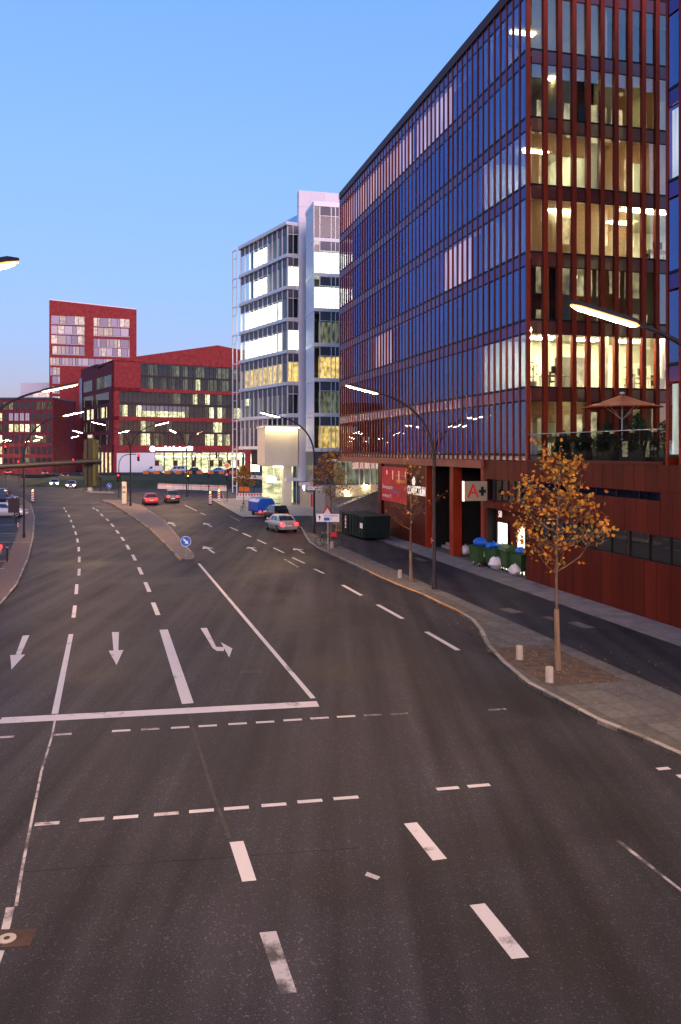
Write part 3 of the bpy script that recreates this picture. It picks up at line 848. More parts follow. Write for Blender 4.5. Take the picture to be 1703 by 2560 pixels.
# round columns behind the glass
for y in (-1.9, -5.6, -9.3):
    for k in (1, 2):
        MB().lathe([(0.17, ZK(k)), (0.17, ZK(k+1)-0.33)], 14, (1.5, y, 0)).build('column', M['interior_wall'], red, smooth=True)

# podium: fascia, portals, entrance recess, panelled wall with slot windows
FB = 5.95
for i in range(44):
    x0 = 5.6 + i*0.8
    x1 = min(x0+0.8, LONG)
    if x0 >= LONG-0.1: break
    MB().cbox(x0+0.006, x1-0.006, -0.05, 0.16, FB, 6.44, 0.004).build('fascia_panel', M['fascia'], red)
MB().box(5.6, LONG-0.05, -12, -0.06, FB+0.05, 6.3).build('soffit', M['black_gap'], red)
def panels(x0, x1, z0, z1, w=0.8, y=0.0, m='corten_wall_shaded', name='wall_panel'):
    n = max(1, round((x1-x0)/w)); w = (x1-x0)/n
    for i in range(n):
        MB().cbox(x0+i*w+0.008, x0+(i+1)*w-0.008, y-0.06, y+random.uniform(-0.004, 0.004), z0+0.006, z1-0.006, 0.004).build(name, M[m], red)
MB().box(-24, 0.15, -1.2, -0.3, 0, 6.4).build('podium_core', M['black_gap'], red)
MB().box(0.15, 5.5, -1.2, -0.3, 3.8, 6.4).build('podium_core', M['black_gap'], red)
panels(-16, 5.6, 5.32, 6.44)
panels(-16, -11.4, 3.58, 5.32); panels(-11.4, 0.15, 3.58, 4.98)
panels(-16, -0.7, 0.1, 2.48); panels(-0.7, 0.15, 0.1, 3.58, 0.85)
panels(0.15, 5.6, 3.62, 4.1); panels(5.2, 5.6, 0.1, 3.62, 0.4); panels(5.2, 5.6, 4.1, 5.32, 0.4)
# slot windows with mullions
def slot(x0, x1, z0, z1, step, m='facade_glass', dep=-0.2):
    n = round((x1-x0)/step); w = (x1-x0)/n
    for i in range(n):
        MB().box(x0+i*w+0.03, x0+(i+1)*w-0.03, dep-0.02, dep, z0, z1).build('pane', M[m], red)
        MB().box(x0+(i+1)*w-0.03, x0+(i+1)*w+0.03, dep-0.04, dep+0.05, z0-0.02, z1+0.02).build('mullion', M['black_gap'], red)
slot(-11.4, 0.15, 4.98, 5.32, 1.65); slot(-16, -0.7, 2.48, 3.58, 1.4, 'end_glass'); slot(0.15, 5.2, 4.1, 5.32, 0.84, 'end_glass')
# entrance recess
MB().box(0.15, 5.2, -0.9, -0.6, 0, 3.7).build('recess_wall', M['corten_dark'], red)
MB().box(5.202, 5.24, -0.6, -0.06, 0, 3.7).build('recess_side', M['black_gap'], red)
for x0, x1 in [(1.3, 2.3), (3.45, 4.85)]:
    d = MB().box(x0, x1, -0.6, -0.57, 0.12, 2.8).build('door', M['lit_door'], red)
    MB().box(x0-0.08, x0, -0.6, -0.5, 0.12, 2.9).box(x1, x1+0.08, -0.6, -0.5, 0.12, 2.9).box(x0, x1, -0.6, -0.5, 2.8, 2.9).build('frame', M['black_gap'], d)
    MB().box(x1-0.14, x1-0.1, -0.55, -0.5, 1.0, 1.5).build('handle', M['galv'], d)
    MB().box((x0+x1)/2-0.015, (x0+x1)/2+0.015, -0.575, -0.56, 0.12, 2.8).build('stile', M['black_gap'], d)
inst('house_number', text_mesh('50', 0.55, M['letters_lit'], 0.012, xs=0.85), red, (4.6, -0.585, 3.25), (R(90), 0, R(180)))
# portals with stairs
for x0, x1 in [(5.6, 6.0), (10.35, 11.0), (15.35, 15.6)]:
    MB().cbox(x0, x1, -0.6, 0.02, 0.1, FB, 0.01).build('pillar', M['corten'], red)
MB().box(5.6, 15.6, -9, -8.8, 0, FB).box(5.65, 5.75, -8.8, -0.6, 0, FB).box(10.6, 10.75, -8.8, -0.6, 0, FB).build('portal_wall', M['black_gap'], red)
for x0, x1 in [(6.02, 10.33), (11.02, 15.33)]:
    for s in range(7):
        MB().cbox(x0, x1, -1.1-(s+1)*0.34, -1.1-s*0.34, 0.1, 0.27+s*0.165, 0.008).build('step', M['stone'], red)
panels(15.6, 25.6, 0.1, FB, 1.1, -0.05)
MB().box(15.6, 25.6, -3, -0.15, 0, FB).build('wall_core', M['black_gap'], red)
MB().cbox(26.3, 27.2, -1.0, 0.0, 0.1, FB, 0.01).build('pillar', M['corten_dark'], red)
inst('lettering', text_mesh('COLLECTION', 0.95, M['letters_lit'], 0.02, xs=0.66), red, (17.5, 0.02, 4.02), (R(90), 0, R(180)))
MB().lathe([(0.32, 0), (0.32, 0.03), (0.05, 0.03)], 16, (0, 0, 0), 'y').build('logo_disc', M['letters_lit'], red, (18.1, 0.0, 4.75))
MB().lathe([(0.3, 0), (0.3, 0.03), (0.05, 0.03)], 16, (0, 0, 0), 'y').build('logo_disc', M['ink'], red, (17.4, 0.0, 4.75))
# long red banner hung beside the lettering
bn = thing('banner', 'wide red printed banner hung on the rust wall beside the lettering', 'banner', (*LW(22.6, 0.1), 0), FANG)
MB().box(-3.2, 3.2, -0.02, 0.0, 2.9, 5.7).build('cloth', M['banner_red'], bn)
for i in range(26):
    x = -2.9+i*0.22; h = random.uniform(0.3, 0.95)
    if x < 1.9: MB().box(x, x+0.09, 0.001, 0.004, 5.4-h, 5.42).build('print_stripe', M['lit_pink' if i % 7 == 0 else 'sign_red'], bn)
inst('lettering', text_mesh('Überseequartier', 0.42, M['sign_white'], 0.003, 'LEFT'), bn, (3.0, 0.004, 4.05), (R(90), 0, R(180)))
inst('lettering', text_mesh('vermietung  24', 0.38, M['sign_white'], 0.003, 'LEFT'), bn, (3.0, 0.004, 3.35), (R(90), 0, R(180)))
MB().box(-0.9, 0.6, 0.001, 0.004, 3.68, 3.84).build('print_bar', M['sign_blue'], bn)
MB().box(-2.9, -0.6, 0.001, 0.004, 4.5, 4.75).build('print_bar', M['sign_orange'], bn)

# pharmacy sign standing out from the wall
ph = thing('pharmacy_sign', 'cream projecting pharmacy sign with dark red A and cross over the entrance', 'sign', (*LW(5.0, 0.0), 0), FANG)
MB().cbox(-0.1, 0.1, 0.08, 1.55, 4.05, 5.2, 0.02).build('box', M['sign_dull'], ph)
MB().box(-0.13, 0.13, 1.55, 1.6, 4.03, 5.22).build('lit_edge', M['letters_lit'], ph)
inst('lettering', text_mesh('A', 1.15, M['sign_red'], 0.012, xs=0.95), ph, (-0.105, 1.0, 4.6), (R(90), 0, R(-90)))
MB().box(-0.125, -0.101, 0.2, 0.62, 4.52, 4.7).box(-0.126, -0.101, 0.33, 0.5, 4.35, 4.88).build('cross', M['skip_green'], ph)
MB().box(-0.03, 0.03, 0.0, 0.08, 4.3, 4.36).box(-0.03, 0.03, 0.0, 0.08, 4.9, 4.96).build('bracket', M['pole_paint'], ph)

# terrace in front of the end facade
MB().box(-11.7, -0.05, -14, -0.1, 6.3, 6.5).build('terrace_deck', M['slab'], red)
rail = thing('glass_balustrade', 'clear glass balustrade along the edge of the office terrace', 'railing', (*LW(0, 0), 0), FANG)
for i in range(7):
    x1 = -0.12 - i*1.65; x0 = x1-1.63
    MB().box(x0, x1, -0.02, 0.0, 6.5, 7.86).build('glass_panel', M['rail_glass'], rail)
MB().box(-11.65, -0.12, -0.035, 0.015, 7.86, 7.9).build('handrail', M['galv'], rail)
MB().box(-11.65, -0.12, -0.06, 0.04, 6.44, 6.56).build('base_rail', M['corten_dark'], rail)

# second wing, in line with the facade; its courtyard side is what the end facade mirrors
wing = thing('office_wing', 'dark red finned office wing at the right edge beside the terrace', 'building', (*LW(-11.75, 0), 0), FANG)
MB().box(-14, -0.4, -16, -0.3, 6.45, 32.1).build('core', M['interior_dark'], wing)
MB().box(-14, 0.1, -16, 0.1, 32.15, TOPZ).build('roof', M['corten_dark'], wing)
lw_me = MB().box(0.02, BW-0.02, -0.25, -0.22, SILL, HEAD).mesh('lit_window', M['lit_white'])
for k in range(NF):
    for i in range(5):
        x = -BW*(i+1)-0.1
        inst('pane', pane_me, wing, (x, 0, ZK(k))); inst('spandrel', span_me, wing, (x, 0, ZK(k)))
        if (i+k*2) % 3 == 0: inst('lit_window', lw_me, wing, (x, 0, ZK(k)))
    MB().box(-14, 0.0, -0.1, 0.012, ZK(k)-0.05, ZK(k)+0.05).build('floor_joint', M['black_gap'], wing)
for i in range(6): inst('fin', fin_me, wing, (-0.1-BW*i, 0, 0))
MB().box(-0.1, 0.05, -16, -0.13, 6.45, 32.1).build('courtyard_wall', M['corten'], wing)
cw = MB().box(0.055, 0.075, 0.12, EB-0.12, SILL+0.2, HEAD-0.1).mesh('lit_window', M['lit_room'])
cp = MB().box(0.055, 0.075, 0.12, EB-0.12, SILL+0.2, HEAD-0.1).mesh('pane', M['car_glass'])
for k in range(NF):
    for i in range(15):
        r = random.random()
        inst('lit_window' if r < 0.5 else 'pane', cw if r < 0.5 else cp, wing, (0, -0.5-(i+1)*1.0, ZK(k)))
for k in range(NF+1): MB().box(0.05, 0.09, -16, -0.2, ZK(k)-0.06, ZK(k)+0.06).build('floor_joint', M['black_gap'], wing)
# ------------------------------------------------------------------ white glass office building
WX, WY = -5.3, 106.0
white = thing('office_building', 'white and glass office building with brightly lit floors and tall slab', 'building', (WX, WY, 0), FANG)
WZ = [35.7-4.07*k for k in range(9)]          # slab edges from the top down
# tall slab of white panels (front face towards the camera)
MB().box(0.05, 1.0, -10, -0.04, 3.1, 40.2).build('slab_core', M['white_metal'], white)
zs = [3.1+2.06*i for i in range(19)]
ys = [0.0, -1.45, -3.3, -5.2, -7.1, -9.0]
for i in range(len(zs)-1):
    for j in range(5):
        if j > 0 and zs[i] < 29: continue
        if j in (2, 3) and i == 16: continue
        MB().cbox(0, 0.04, ys[j+1]+0.012, ys[j]-0.012, zs[i]+0.01, zs[i+1]-0.01, 0.004).build('panel', M['white_panel'], white)
MB().box(-0.02, 0.03, -5.2, -1.47, zs[16], zs[17]).build('roof_window', M['car_glass'], white)
for i in range(18):
    MB().cbox(0.06, 1.0, -0.03, 0.02, zs[i]+0.01, zs[i+1]-0.01, 0.004).build('side_panel', M['white_panel'], white)
# left wing: facade turned towards the crossing
wl_ = inst('left_wing', None, white, (0.3, 1.42, 0), math.atan2(0.269, 0.963))
BN, BWW = 10, 1.49
LWL = BN*BWW
state = {0: {2: 'b', 3: 'b', 4: 'b'}, 1: {2: 'b', 3: 'b', 4: 'b', 8: 'b', 9: 'b'}, 2: {i: 'b' for i in range(0, 8)}, 3: {i: 'b' for i in range(10)}, 4: {i: 'w' for i in range(10)}, 5: {3: 'd', 6: 'd', 8: 'd'}, 6: {}}
state = {k: {9-i: v for i, v in s.items()} for k, s in state.items()}
lm = {'b': 'lit_bright', 'w': 'lit_warm', 'd': 'lit_dim'}
# glass, frames and spandrels of one bay
wp_me = MB().box(0.05, BWW-0.05, -0.04, -0.02, 0.5, 2.95).mesh('pane', M['clear_glass'])
ws_me = MB().box(0.04, BWW-0.04, -0.06, -0.02, 3.0, 4.05).mesh('spandrel', M['dark_panel'])
wm_me = MB().box(-0.055, 0.055, -0.08, 0.06, 0.45, 4.05).mesh('mullion', M['white_metal'])
wc_me = MB().box(BWW-0.42, BWW-0.36, -0.05, 0.02, 0.5, 2.95).mesh('casement', M['white_metal'])
lp_me = {k: MB().box(0.0, BWW, -0.7, -0.68, 0.45, 3.0).mesh('lit_window', M[v]) for k, v in lm.items()}
MB().box(0.1, LWL, -9, -1.6, 5, 35.5).build('core', M['interior_dark'], wl_)
for k in range(8):
    z = WZ[k+1]-0.0
    MB().box(-0.25, LWL+0.1, -1.6, 0.3, z, z+0.42).build('floor_edge', M['white_metal'], wl_)
    if k < 7:
        for i in range(BN):
            if k == 6 and i < 4: continue
            x = i*BWW
            inst('pane', wp_me, wl_, (x, 0, z)); inst('spandrel', ws_me, wl_, (x, 0, z))
            if i % 2 == 1: inst('casement', wc_me, wl_, (x, 0, z))
            st = state[k].get(i)
            if st: inst('lit_window', lp_me[st], wl_, (x, 0, z))
        for i in range(BN+1): inst('mullion', wm_me, wl_, (i*BWW, 0, z))
MB().box(-0.3, LWL+0.2, -9, 0.35, 35.7, 36.15).build('roof_edge', M['white_metal'], wl_)
MB().box(1.0, LWL-2, -7, -2.0, 36.15, 37.6).build('roof_screen', M['facade_glass'], wl_)
# short return face beside the slab
for k in range(7):
    z = WZ[k+1]
    MB().box(-0.02, 0.0, 0.05, 1.36, z+0.5, z+2.95).build('return_pane', M['clear_glass'], white, (0.3, 0, 0))
    MB().box(-0.03, 0.02, 0.05, 1.36, z+3.0, z+4.05).build('return_spandrel', M['dark_panel'], white, (0.3, 0, 0))
    MB().box(-0.06, 0.02, 0.0, 1.4, z+2.94, z+3.0).box(-0.06, 0.02, 0.66, 0.72, z+0.45, z+4.05).box(-0.06, 0.02, 0.0, 1.4, z+0.4, z+0.5).build('return_frame', M['white_metal'], white, (0.3, 0, 0))
    if k in (1, 3, 4):
        MB().box(0.5, 0.52, 0.0, 1.4, z+0.45, z+2.98).build('lit_window', M[{1: 'lit_bright', 3: 'lit_bright', 4: 'lit_warm'}[k]], white, (0.3, 0, 0))
MB().box(1.2, 6, 0.05, 1.5, 5.0, 35.7).build('return_core', M['interior_dark'], white)
# slender white frame at the far edge of the glass skin
fx, fy = LWL+0.3, 0.5
fr = MB()
for dx in (0.0, 1.5):
    fr.box(fx+dx-0.06, fx+dx+0.06, fy-0.06, fy+0.06, 1.0, 36.0)
for k in range(9):
    fr.box(fx, fx+1.5, fy-0.05, fy+0.05, WZ[k]-0.05, WZ[k]+0.1).box(fx, fx+1.5, fy-0.04, fy+0.04, WZ[k]-1.2, WZ[k]-1.12)
    fr.box(fx-0.05, fx+0.05, fy-1.0, fy, WZ[k]-0.05, WZ[k]+0.05)
fr.build('edge_frame', M['white_metal'], wl_)
# right bay standing forward of the slab
BX = -8.6
zb = [35.75-4.12*k for k in range(8)]
rows = ['r', 'b', 'b', 'd', 'w', 'd', 'w']
MB().box(BX+1.6, -4, -9, -0.3, 6.5, 35.5).build('bay_core', M['interior_dark'], white)
MB().box(BX-0.1, -4, -9, 0.02, 35.75, 36.3).build('bay_roof', M['white_metal'], white)
yb = [-0.75, -2.1, -2.62, -3.1, -4.4, -5.7]
for k in range(7):
    z = zb[k+1]
    MB().box(BX-0.12, -4.2, -7, 0.03, z, z+0.42).build('bay_floor_edge', M['white_metal'], white)
    for j in range(5):
        MB().box(BX-0.01, BX+0.01, yb[j+1]+0.05, yb[j]-0.05, z+0.5, z+3.0).build('bay_pane', M['clear_glass'], white)
        MB().box(BX-0.06, BX+0.05, yb[j+1]-0.045, yb[j+1]+0.045, z+0.42, z+4.1).build('bay_mullion', M['white_metal'], white)
    for y0, y1 in [(-0.75, -2.1), (-2.1, -3.4), (-3.4, -5.7)]:
        MB().box(BX-0.02, BX+0.03, y1+0.05, y0-0.05, z+3.06, z+4.1).build('bay_spandrel', M['dark_panel'], white)
    MB().box(BX-0.05, BX+0.03, -5.7, -0.7, z+3.0, z+3.06).build('bay_transom', M['white_metal'], white)
    MB().box(BX-0.01, BX+0.01, -0.66, 0.0, z+0.5, z+4.1).build('corner_pane', M['clear_glass'], white)
    MB().box(BX-0.06, BX+0.05, -0.78, -0.68, z+0.42, z+4.1).box(BX-0.06, BX+0.05, -0.06, 0.02, z+0.42, z+4.1).build('bay_mullion', M['white_metal'], white)
    MB().cbox(BX+0.2, -4.3, -0.06, 0.0, z+0.46, z+4.08, 0.004).build('side_panel', M['white_panel'], white)
    if rows[k] in 'bwd':
        MB().box(BX+0.9, BX+0.92, -6, -0.8 if rows[k] != 'b' else -0.1, z+0.45, z+3.02).build('lit_window', M[lm[rows[k]]], white)
MB().box(BX-0.02, -4.2, -7, 0.0, 2.0, zb[7]).build('bay_foot', M['dark_panel'], white)
# cream box over the entrance, entrance column, doors and stone base
MB().box(-0.45, 6, 0.2, 4.4, 5.05, 9.9).build('cream_core', M['cream_panel'], white)
for i in range(5):
    for j in range(4):
        MB().cbox(-0.5, -0.45, 0.2+j*1.07+0.01, 0.2+(j+1)*1.07-0.01, 5.05+i*0.98+0.01, 5.05+(i+1)*0.98-0.01, 0.004).build('cream_panel', M['cream_panel'], white)
MB().box(-1.15, 6, 0.0, 4.55, 9.95, 10.2).build('canopy', M['white_metal'], white)
MB().box(-1.1, -0.75, 0.1, 4.4, 9.88, 9.95).build('canopy_lamp', M['wall_washer'], white)
MB().box(0.2, 1.3, 0.9, 2.0, 0.1, 5.05).build('entrance_column', M['cream_panel'], white)
MB().box(0.4, 1.0, 1.0, 3.2, 4.95, 5.04).build('entrance_lamp', M['wall_washer'], white)
for y0 in (0.05, 2.1, 3.0):
    MB().box(1.5, 1.53, y0, y0+0.8, 0.15, 4.9).build('entrance_pane', M['clear_glass'], white)
    MB().box(1.45, 1.56, y0-0.05, y0, 0.12, 5.0).build('entrance_mullion', M['white_metal'], white)
MB().box(4.8, 5.0, -0.2, 3.9, 0.1, 5.0).build('lobby_wall', M['lit_shop'], white)
for i in range(9):
    MB().cbox(-14+i*1.5+0.01, -14+(i+1)*1.5-0.01, -0.3, 0.0, 0.1, 3.05, 0.006).build('base_stone', M['stone'], white)
MB().box(-14, 0, -8, -0.32, 0.1, 3.0).build('base_core', M['stone'], white)
MB().lathe([(0.42, 0), (0.42, 0.05), (0.05, 0.05)], 18, (0, 0, 0), 'y').build('lit_emblem', M['sign_glow'], white, (-3.2, 0.01, 2.55))
MB().box(-0.8, -0.6, 3.1, 4.3, 3.1, 3.7).build('lit_sign', M['sign_glow'], white)
# low part under the red overhang: glazed gallery, white parapet and outside stair
gal = inst('gallery', None, white, (0, 0, 0))
gx, _gy = -21.5, 0
MB().box(gx, -14, -10, -0.2, 5.85, 6.05).build('gallery_roof', M['white_metal'], gal)
MB().box(gx-0.05, gx+0.1, -10, 0.6, 2.3, 3.5).build('parapet', M['cream_panel'], gal)
MB().box(gx+3, gx+3.2, -10, 0.0, 3.5, 5.85).build('gallery_wall', M['lit_dim'], gal)
gy = [0.6, -0.5, -1.9, -2.4, -3.1, -3.6, -4.9, -6.2]
for j in range(7):
    MB().box(gx, gx+0.02, gy[j+1]+0.04, gy[j]-0.04, 3.5, 5.8).build('gallery_pane', M['clear_glass'], gal)
    MB().box(gx-0.05, gx+0.06, gy[j+1]-0.05, gy[j+1]+0.05, 3.5, 5.85).build('gallery_mullion', M['white_metal'], gal)
MB().box(gx-2.0, gx, -8, 0.8, 0.1, 1.35).build('stair_base', M['concrete'], gal)
MB().prism_x([(0.8, 1.35), (-4.2, 3.3), (-8, 3.3), (-8, 1.35)], gx-1.9, gx-1.7).build('stair_cheek', M['concrete'], gal)
for s in range(12):
    MB().box(gx-1.65, gx-0.1, 0.4-(s+1)*0.38, 0.4-s*0.38, 1.3, 1.5+s*0.15).build('stair_step', M['stone'], gal)
hr = MB().tube([(gx-1.8, 0.8, 2.3), (gx-1.8, -4.2, 4.25)], 0.03, 6)
for t in (0.1, 0.4, 0.7): hr.tube([(gx-1.8, 0.8-5*t, 1.4+1.95*t), (gx-1.8, 0.8-5*t, 2.3+1.95*t)], 0.02, 5)
hr.build('stair_rail', M['galv'], gal)
for y, z in [(-0.6, 2.6), (-2.6, 3.35), (-3.6, 2.45)]:
    MB().ball((gx-0.25, y, z), 0.13, 10, 6).build('stair_lamp', M['small_lamp'], gal)

# ------------------------------------------------------------------ red brick office building at the crossing
BRX, BRY = -64.4, 235.0
FA = math.atan2(0.514, 0.858)
brick = thing('brick_building', 'red brick office building with sloping roofline and long rows of windows', 'building', (BRX, BRY, 0), FA)
# local x along the front to the right, local y away from the street
FLn = 46.0
def roof_at(s): return 32.7 + (38.9-32.7)*min(s, 31.8)/31.8 - max(0, s-31.8)*0.12
rowz = [(8.6, 12.0), (12.6, 15.6), (16.9, 20.1), (20.9, 23.9), (25.1, 28.3), (28.9, 32.3)]
rowx = [2.0, 2.0, 2.0, 2.0, 8.2, 8.2]
FTOP = lambda x: roof_at(x)
# solid brickwork between the window rows
wall = MB()
wall.box(0, FLn, 0.0, 0.5, 6.6, 8.55)
wall.box(0, FLn, 0.0, 0.5, 15.65, 16.85); wall.box(0, 8.1, 0.0, 0.5, 24.0, 32.6); wall.box(0, FLn, 0.0, 0.5, 24.0, 25.05)
wall.box(0, 1.95, 0.0, 0.5, 8.55, 24.0); wall.box(FLn-1, FLn, 0, 0.5, 8.55, 32)
wall.prism_y([(0, 32.35), (FLn, 32.35), (FLn, roof_at(FLn)), (31.8, 38.9), (0, 32.7)], 0.0, 0.5)
wall.box(0, 1.2, 0, 0.5, 0.0, 6.6); wall.box(FLn-5.0, FLn-3.2, 0, 0.5, 0.0, 6.6)
wall.build('front_wall', M['brick_red'], brick)
sp = MB()
for z0, z1, x in [(12.0, 12.6, 1.95), (20.1, 20.9, 1.95), (28.3, 28.9, 8.1)]: sp.box(x, FLn-1, 0.12, 0.5, z0+0.03, z1-0.03)
sp.build('dark_spandrels', M['window_frame'], brick)
MB().box(0.3, FLn-0.3, 2.2, 22, 6.5, 32.0).build('core', M['interior_dark'], brick)
MB().box(0.0, FLn, 0.5, 22, 32.0, 32.6).build('roof', M['brick_purple'], brick)
rg = random.Random(3)
def flatq(w, h, m, y=0.3): return MB().box(0, w, y, y+0.02, 0, h)
PWW = 1.32
cache = {}
for r, (z0, z1) in enumerate(rowz):
    x = rowx[r]; n = int((FLn-1-x)/PWW)
    for i in range(n):
        key = ('p', r)
        if key not in cache:
            cache[key] = MB().box(0.05, PWW-0.05, 0.3, 0.33, 0, z1-z0).mesh('pane', M['clear_glass'])
            cache[('m', r)] = MB().box(-0.06, 0.06, 0.2, 0.4, 0, z1-z0).mesh('mullion', M['window_frame'])
            for q, mm in (('a', 'lit_room'), ('b', 'lit_dim'), ('c', 'shutter')):
                cache[(q, r)] = MB().box(0, PWW, 1.2 if q != 'c' else 0.42, 1.25 if q != 'c' else 0.46, 0 if q != 'c' else (z1-z0)*0.5, z1-z0).mesh('lit_window' if q != 'c' else 'sun_blind', M[mm])
        inst('pane', cache[('p', r)], brick, (x+i*PWW, 0, z0))
        inst('mullion', cache[('m', r)], brick, (x+i*PWW, 0, z0))
        u = rg.random()
        pl = {0: 0.10, 1: 0.12, 2: 0.16, 3: 0.05, 4: 0.04, 5: 0.06}[r]
        if r == 2 and 5 <= i <= 14: inst('sun_blind', cache[('c', r)], brick, (x+i*PWW, 0, z0)); inst('lit_window', cache[('a', r)], brick, (x+i*PWW, 0, z0))
        elif u < pl or (r in (0, 1) and 19 <= i <= 23 and u < 0.7): inst('lit_window', cache[('a', r)], brick, (x+i*PWW, 0, z0))
        elif u < 0.35: inst('lit_window', cache[('b', r)], brick, (x+i*PWW, 0, z0))
# ground floor shop front, lit
for i in range(10):
    x = 12.5+i*2.85
    MB().box(x+0.1, x+2.75, 0.6, 0.64, 0.9, 6.3).build('shop_pane', M['clear_glass'], brick)
    MB().box(x-0.1, x+0.1, 0.4, 0.8, 0.9, 6.5).build('shop_mullion', M['window_frame'], brick)
    MB().box(x, x+2.85, 2.6, 2.7, 0.5, 6.4).build('shop_interior', M['lit_shop'], brick)
    MB().box(x+0.3, x+2.5, 1.4, 1.6, 5.2, 5.5).build('shop_lamp', M['sign_glow'], brick)
    if i % 2 == 0 or i > 6: MB().box(x+0.8, x+1.9, 2.4, 2.5, 2.2, 4.2).build('shop_poster', M['brick_purple'], brick)
MB().box(41.0, FLn, 0.6, 0.7, 0.6, 6.0).build('shop_interior', M['lit_bright'], brick)
MB().box(1.2, 12.4, 0.3, 0.4, 0.3, 6.4).build('closed_shopfront', M['white_metal'], brick)
sg = inst('roof_sign', None, brick, (0, 0, 0))
MB().lathe([(0.8, 0), (0.8, 0.15), (0.1, 0.15)], 14, (11.6, -0.2, 7.55), 'y').build('disc', M['sign_glow'], sg)
for i in range(18):
    h = random.choice([0.7, 0.7, 0.95, 1.15])
    MB().box(12.8+i*0.62, 13.25+i*0.62, -0.2, -0.1, 7.2, 7.2+h).build('letter', M['sign_glow'], sg)
# left flank: its shade put into a darker purple copy of the brick
fl = inst('flank', None, brick, (0, 0, 0), R(90))     # local x now runs back along the flank, y towards the street side
LF = 36.0
wl2 = MB()
wl2.prism_y([(0, 6.6), (LF, 6.6), (LF, 33), (17, 33), (17, 30.8), (0, 32.7)], -0.5, 0.0)
wl2.build('flank_wall', M['brick_purple'], fl)
MB().box(16.9, LF, -8, -0.5, 30.5, 33.0).build('stair_head', M['brick_purple'], fl)
MB().box(17.5, 30, -10, -8.1, 32, 34.2).build('plant_room', M['white_panel'], fl)
MB().box(0.3, LF, -0.5, -0.3, 0.0, 6.55).build('arcade', M['lit_room'], fl)
for i in range(9): MB().box(i*4.2, i*4.2+1.4, -0.3, 0.0, 0.0, 6.6).build('arcade_pier', M['brick_purple'], fl)
for r, (z0, z1) in enumerate([(8.8, 11.6), (12.8, 15.6), (16.6, 19.6), (20.6, 23.8), (25.3, 28.6)]):
    for xa, xb in ([(3.5, 18.5), (20.5, 33)] if r < 4 else [(0.8, 17.5), (22, 33)]):
        MB().box(xa, xb, 0.0, 0.04, z0-0.15, z1+0.15).build('window_band', M['window_frame'], fl)
        n = int((xb-xa)/0.95)
        for i in range(n):
            u = rg.random()
            mm = 'lit_room' if (r == 2 and (i in (5, 6, 7, 2) or xa > 20 and i < 3) ) else ('lit_dim' if u < 0.25 else 'car_glass')
            MB().box(xa+i*0.95+0.12, xa+i*0.95+0.83, 0.045, 0.07, z0, z1).build('window', M[mm], fl)
MB().box(33.5, 36.5, 0.3, 0.36, 17.5, 30.0).build('hanging_flag', M['shutter'], fl)

# ------------------------------------------------------------------ brick tower behind
TX, TY = (123-HX)/FOC*290, 290.0
TA = R(16)
tower = thing('brick_tower', 'tall red brick tower with pale patchwork windows against the sky', 'building', (TX, TY, 0), TA)
TWd = 29.6
tp = MB(); tp.prism_y([(0, 0), (TWd, 0), (TWd, 57.6), (0, 59.6)], 0.1, 16)
tp.build('wall', M['brick_red'], tower)
MB().prism_y([(-0.05, 59.6), (TWd+0.05, 57.6), (TWd+0.05, 57.9), (-0.05, 59.95)], 0.0, 16).build('coping', M['white_panel'], tower)
def patch(x0, x1, z0, z1, seed):
    rr = random.Random(seed); x = x0
    back = MB().box(x0, x1, 0.04, 0.1, z0, z1).build('window_field', M['window_frame'], tower)
    while x < x1-0.4:
        w = min(rr.choice([0.9, 1.3, 1.7, 2.2, 2.8]), x1-x)
        m = rr.choice(['shutter', 'shutter', 'lit_tower', 'lit_tower', 'light_frame', 'car_glass'])
        MB().box(x+0.08, x+w-0.08, -0.03, 0.03, z0+0.3, z1-0.1).build('window' if m in ('lit_tower', 'car_glass') else 'shutter', M[m], back)
        x += w
    MB().box(x0, x1, -0.06, 0.0, z0, z0+0.22).build('sill', M['light_frame'], back)
zz = [51.2, 47.7, 44.3, 40.6]
for i, z in enumerate(zz):
    patch(0.6 if i < 3 else 1.0, 11.8, z, z+3.1, 10+i)
for i, z in enumerate([51.0, 47.6, 43.6, 40.4]):
    patch(14.8, 27.2, z, z+3.1, 20+i)
patch(0.3, 22, 36.8, 39.6, 31); patch(0.3, 3.6, 33.4, 36.2, 32)
for i in range(8): patch(1.0, 3.6, 6.0+i*3.5, 8.6+i*3.5, 40+i)

# ------------------------------------------------------------------ far left: brick offices and a pale block
fb = thing('brick_offices', 'low dark brick offices with scattered lit windows at far left', 'building', (-112, 255, 0), R(-4))
MB().box(0, 24.5, 0.2, 18, 0, 22.8).build('wall', M['brick_purple'], fb)
MB().box(-0.1, 24.6, 0, 18, 22.8, 23.3).build('roof_edge', M['dark_panel'], fb)
for r in range(6):
    for i in range(14):
        u = rg.random()
        m = 'lit_room' if u < 0.16 else ('lit_dim' if u < 0.3 else 'car_glass')
        if r in (3, 4) and 6 <= i <= 9: m = 'light_frame' if r == 4 else 'lit_room'
        w = MB().box(0.4+i*1.72, 1.55+i*1.72, 0.1, 0.2, 2.6+r*3.4, 4.9+r*3.4).build('window', M[m], fb)
        MB().box(0.95+i*1.72, 1.02+i*1.72, 0.06, 0.1, 2.6+r*3.4, 4.9+r*3.4).build('frame', M['window_frame'], w)
pb = thing('pale_block', 'pale pink clad block rising behind the far brick offices', 'building', (-127, 330, 0), R(-3))
MB().box(0, 16, 0.2, 14, 0, 34).build('wall', M['white_panel'], pb)
for i in range(4): MB().box(-0.02, 16.02, 0.1, 0.2, 30.2+i*1.1-3.3, 30.26+i*1.1-3.3).build('joint', M['shutter'], pb)
for i in range(9):
    for j in range(3): MB().box(5.2+i*1.1, 6.2+i*1.1, 0.05, 0.19, 24.6+j*1.9, 26.3+j*1.9).build('window', M['lit_tower'], pb)

